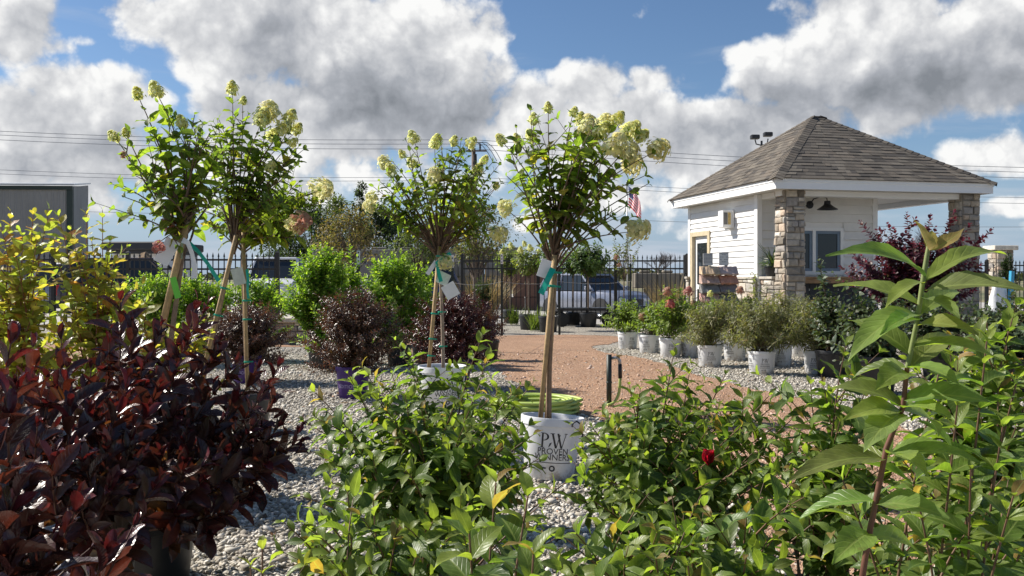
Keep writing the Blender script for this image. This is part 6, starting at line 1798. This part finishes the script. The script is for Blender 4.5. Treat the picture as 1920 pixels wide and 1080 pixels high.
# dark leaved shrubs in large black pots, at the right
VIB = dict(len=.085, wid=.052, droop=.5, fold=.2, prof='ovate', res='mid', node=.05, p0=.6, p1=1.2, flat=.45, ripple=.05, cols=[((.045, .070, .035), 4), ((.035, .055, .028), 3), ((.065, .09, .045), 1)], tipcol=[((.07, .095, .045), 1)], side=3, slen=.22, start=.2, mat=M_DARKLEAF, miss=.03)
G_V = 'dark leaved shrubs in large black pots'
bush('dark_leaved_shrub', 'dark grey-green shrub in a large black pot left of the tall leafy stem', 'shrub', G_V, 1637, 8.6, 560, 210, VIB, 101, 46, (.215, .18, .36, M_BLACKPOT), z0=.35, depth=.5, extra=[(1562, 512, 8.6), (1550, 560, 8.5), (1700, 560, 8.6)])
bush('dark_leaved_shrub', 'dark grey-green shrub in a large black pot at the right edge', 'shrub', G_V, 1885, 8.6, 562, 210, VIB, 102, 46, (.215, .18, .36, M_BLACKPOT), z0=.35, depth=.5)
bush('dark_leaved_shrub', 'dark grey-green shrub between the two large black pots, further back', 'shrub', G_V, 1765, 9.6, 555, 190, VIB, 103, 40, (.2, .17, .33, M_BLACKPOT), z0=.35, depth=.5)
bush('dark_leaved_shrub', 'dark shrub with one thin stray shoot in front of the kiosk counter', 'shrub', G_V, 1560, 10.0, 545, 110, VIB, 104, 24, (.18, .15, .30, M_BLACKPOT), z0=.35, extra=[(1534, 482, 10), (1545, 520, 10)])
SMK = dict(len=.075, wid=.050, droop=.3, fold=.25, prof='round', res='lo', node=.034, p0=.5, p1=1.1, flat=.25, ripple=0, cols=[((.075, .020, .032), 4), ((.055, .016, .026), 3), ((.085, .05, .04), 1.2)], tipcol=[((.11, .022, .04), 1)], low=[((.07, .04, .03), 1)], side=3, slen=.26, start=.3, mat=M_SMOKE, miss=0)
bush('smoke_bush', 'large purple leaved smoke bush in front of the kiosk porch opening', 'shrub', None, 1720, 11.6, 428, 270, SMK, 111, 60, (.22, .19, .38, M_BLACKPOT), z0=.7, depth=.7, extra=[(1612, 415, 11.6), (1592, 470, 11.4), (1640, 440, 11.6), (1745, 402, 11.6), (1790, 395, 11.6), (1850, 440, 11.6), (1862, 428, 11.7), (1700, 400, 11.6), (1665, 420, 11.6), (1820, 420, 11.6), (1575, 500, 11.4)])
bush('evergreen_shrub', 'round dark evergreen shrub before the fence pier at the right', 'shrub', None, 1890, 21.5, 474, 36, dict(BRI, cols=[((.02, .035, .018), 1)], tipcol=[((.03, .05, .025), 1)], len=.06), 112, 40, (.2, .17, .3, M_BLACKPOT), z0=.5)

# ------------------------------------------------------------------ yard bits: hose, tap, cart, hook, bag
def hose_coil(label, loc, n, rad, seed):
    r = random.Random(seed); t = thing('garden_hose', label, 'hose', loc)
    pts = []
    for k in range(n * 28):
        a = 2 * PI * k / 28; c = k / 28
        rr_ = rad * (1 - .10 * (c % 3)) + .02 * math.sin(a * 2 + c); z = .014 + .019 * int(c / 3) + .012 * abs(math.sin(a * .5 + c * 1.7))
        pts.append(Vector((rr_ * 1.2 * math.cos(a) + .02 * math.sin(c * 3), rr_ * math.sin(a) + .02 * math.cos(c * 2), z)))
    m = MB(); m.tube(pts, .0125, 8); m.build('coil', M_HOSE, t, smooth=True)
    return t
M_HOSE = paint('lime_hose', (.40, .50, .12), .45, var=.1)
hp = P(1000, 520, 7.3)
hose_coil('lime green garden hose coiled on the gravel behind the printed white pot', (hp.x, hp.y, 0), 18, .30, 5)
tp = G(1142, 762); tpd = tp.y
tap = thing('hose_tap', 'dark post with a brass tap and a short yellow green hose beside the red path', 'tap', (tp.x, tp.y, 0))
zt = CAM_H - (665 - 520) / F * tpd
m = MB(); m.tube([(0, 0, 0), (0, 0, zt)], .023, 10); m.tube([(0, 0, zt * .45), (0, 0, zt * .48)], .027, 10); m.build('post', M_TPOST, tap, smooth=True)
M_BRASS = paint('brass', (.42, .30, .10), .35, metal=.8)
m = MB(); m.tube([(.02, 0, zt - .03), (.07, 0, zt - .025), (.09, 0, zt - .05), (.092, 0, zt - .09)], [.012, .016, .015, .014], 8); m.build('pipe', M_GALV, tap, smooth=True)
m = MB(); m.lathe([(0, 0), (.028, 0), (.03, .008), (.0, .012)], 8, M=Matrix.Translation((.085, -.01, zt - .01))); m.tube([(.085, -.01, zt - .03), (.085, -.01, zt)], .006, 6); m.build('handle', M_BRASS, tap)
m = MB(); m.tube([(.092, 0, zt - .08), (.095, 0, zt - .2)], .017, 8); m.build('coupling', M_PLASTIC, tap, smooth=True)
m = MB(); m.tube(bez(Vector((.095, 0, zt - .19)), Vector((.10, 0, zt - .42)), Vector((-.02, -.06, .02)), 10), .0125, 8); m.build('hose', M_HOSE, tap, smooth=True)
hk = G(1092, 850)
m = MB(); m.tube([(0, 0, 0), (.0, 0, .27), (-.005, 0, .31), (-.03, 0, .33), (-.05, 0, .32), (-.055, 0, .30)], .0045, 6)
tag(m.build('irrigation_hook', M_BLACKMETAL, None, loc=(P(1092, 520, 4.85).x, 4.85, 0), smooth=True), 'thin dark hooked stake standing right of the printed white pot', 'stake')
eb = P(1395, 520, 4.3)
m = MB(); m.box(-.014, .014, -.006, .006, 0, .26, M=Matrix.Rotation(R(-28), 4, 'Y'))
tag(m.build('label_stake', M_BLACKMETAL, None, loc=(P(1408, 520, 4.6).x, 4.6, 0.0)), 'leaning black stake on the red path behind the right weigela', 'stake')
# cart
cp_ = P(1095, 520, 20.4)
cart = thing('garden_cart', 'flat black garden cart with a push handle before the fence', 'cart', (cp_.x, cp_.y, 0))
m = MB(); m.cbox(-.62, .62, -.3, .3, .36, .42, .01); m.build('deck', M_BLACKMETAL, cart)
m = MB(); m.tube([(-.05, .2, .42), (-.05, .2, .98), (.62, .2, .98), (.62, .2, .42)], .016, 6); m.build('handle', M_BLACKMETAL, cart)
for x in (-.5, .56):
    for y in (-.28, .28):
        m = MB(); m.lathe([(0, -.035), (.13, -.035), (.155, -.02), (.155, .02), (.13, .035), (0, .035)], 18, M=Matrix.Translation((x, y, .156)) @ Matrix.Rotation(R(90), 4, 'X')); w_ = m.build('wheel', M_TYRE, cart, smooth=True)
        m = MB(); m.box(x - .015, x + .015, y - .015, y + .015, .17, .36); m.build('strut', M_BLACKMETAL, cart)
# bag leaning behind the shrubs on the right
bp_ = P(1866, 520, 13.0)
bag = thing('soil_bag', 'white and blue plastic bag standing behind the dark shrubs on the right', 'bag', (bp_.x, bp_.y, 0), R(20))
m = MB(); n = 8; V = []; Fs = []
r_ = random.Random(6)
for j in range(n + 1):
    for i in range(12):
        a = 2 * PI * i / 12; z = 1.10 * j / n; k = 1 - .35 * (j / n) ** 3
        V.append((.16 * math.cos(a) * k + r_.uniform(-.012, .012) + .08 * z, .11 * math.sin(a) * (1 - .85 * (j / n) ** 4) + r_.uniform(-.01, .01), z))
for j in range(n):
    for i in range(12): Fs.append((j * 12 + i, j * 12 + (i + 1) % 12, (j + 1) * 12 + (i + 1) % 12, (j + 1) * 12 + i))
m.add(V, Fs); m.build('sack', M_CARD, bag, smooth=True)
m = MB(); m.box(.08, .14, -.13, -.09, .6, 1.2, M=Matrix.Rotation(R(4), 4, 'Y')); m.build('blue_stripe', paint('blue_print', (.05, .35, .55), .4), bag)
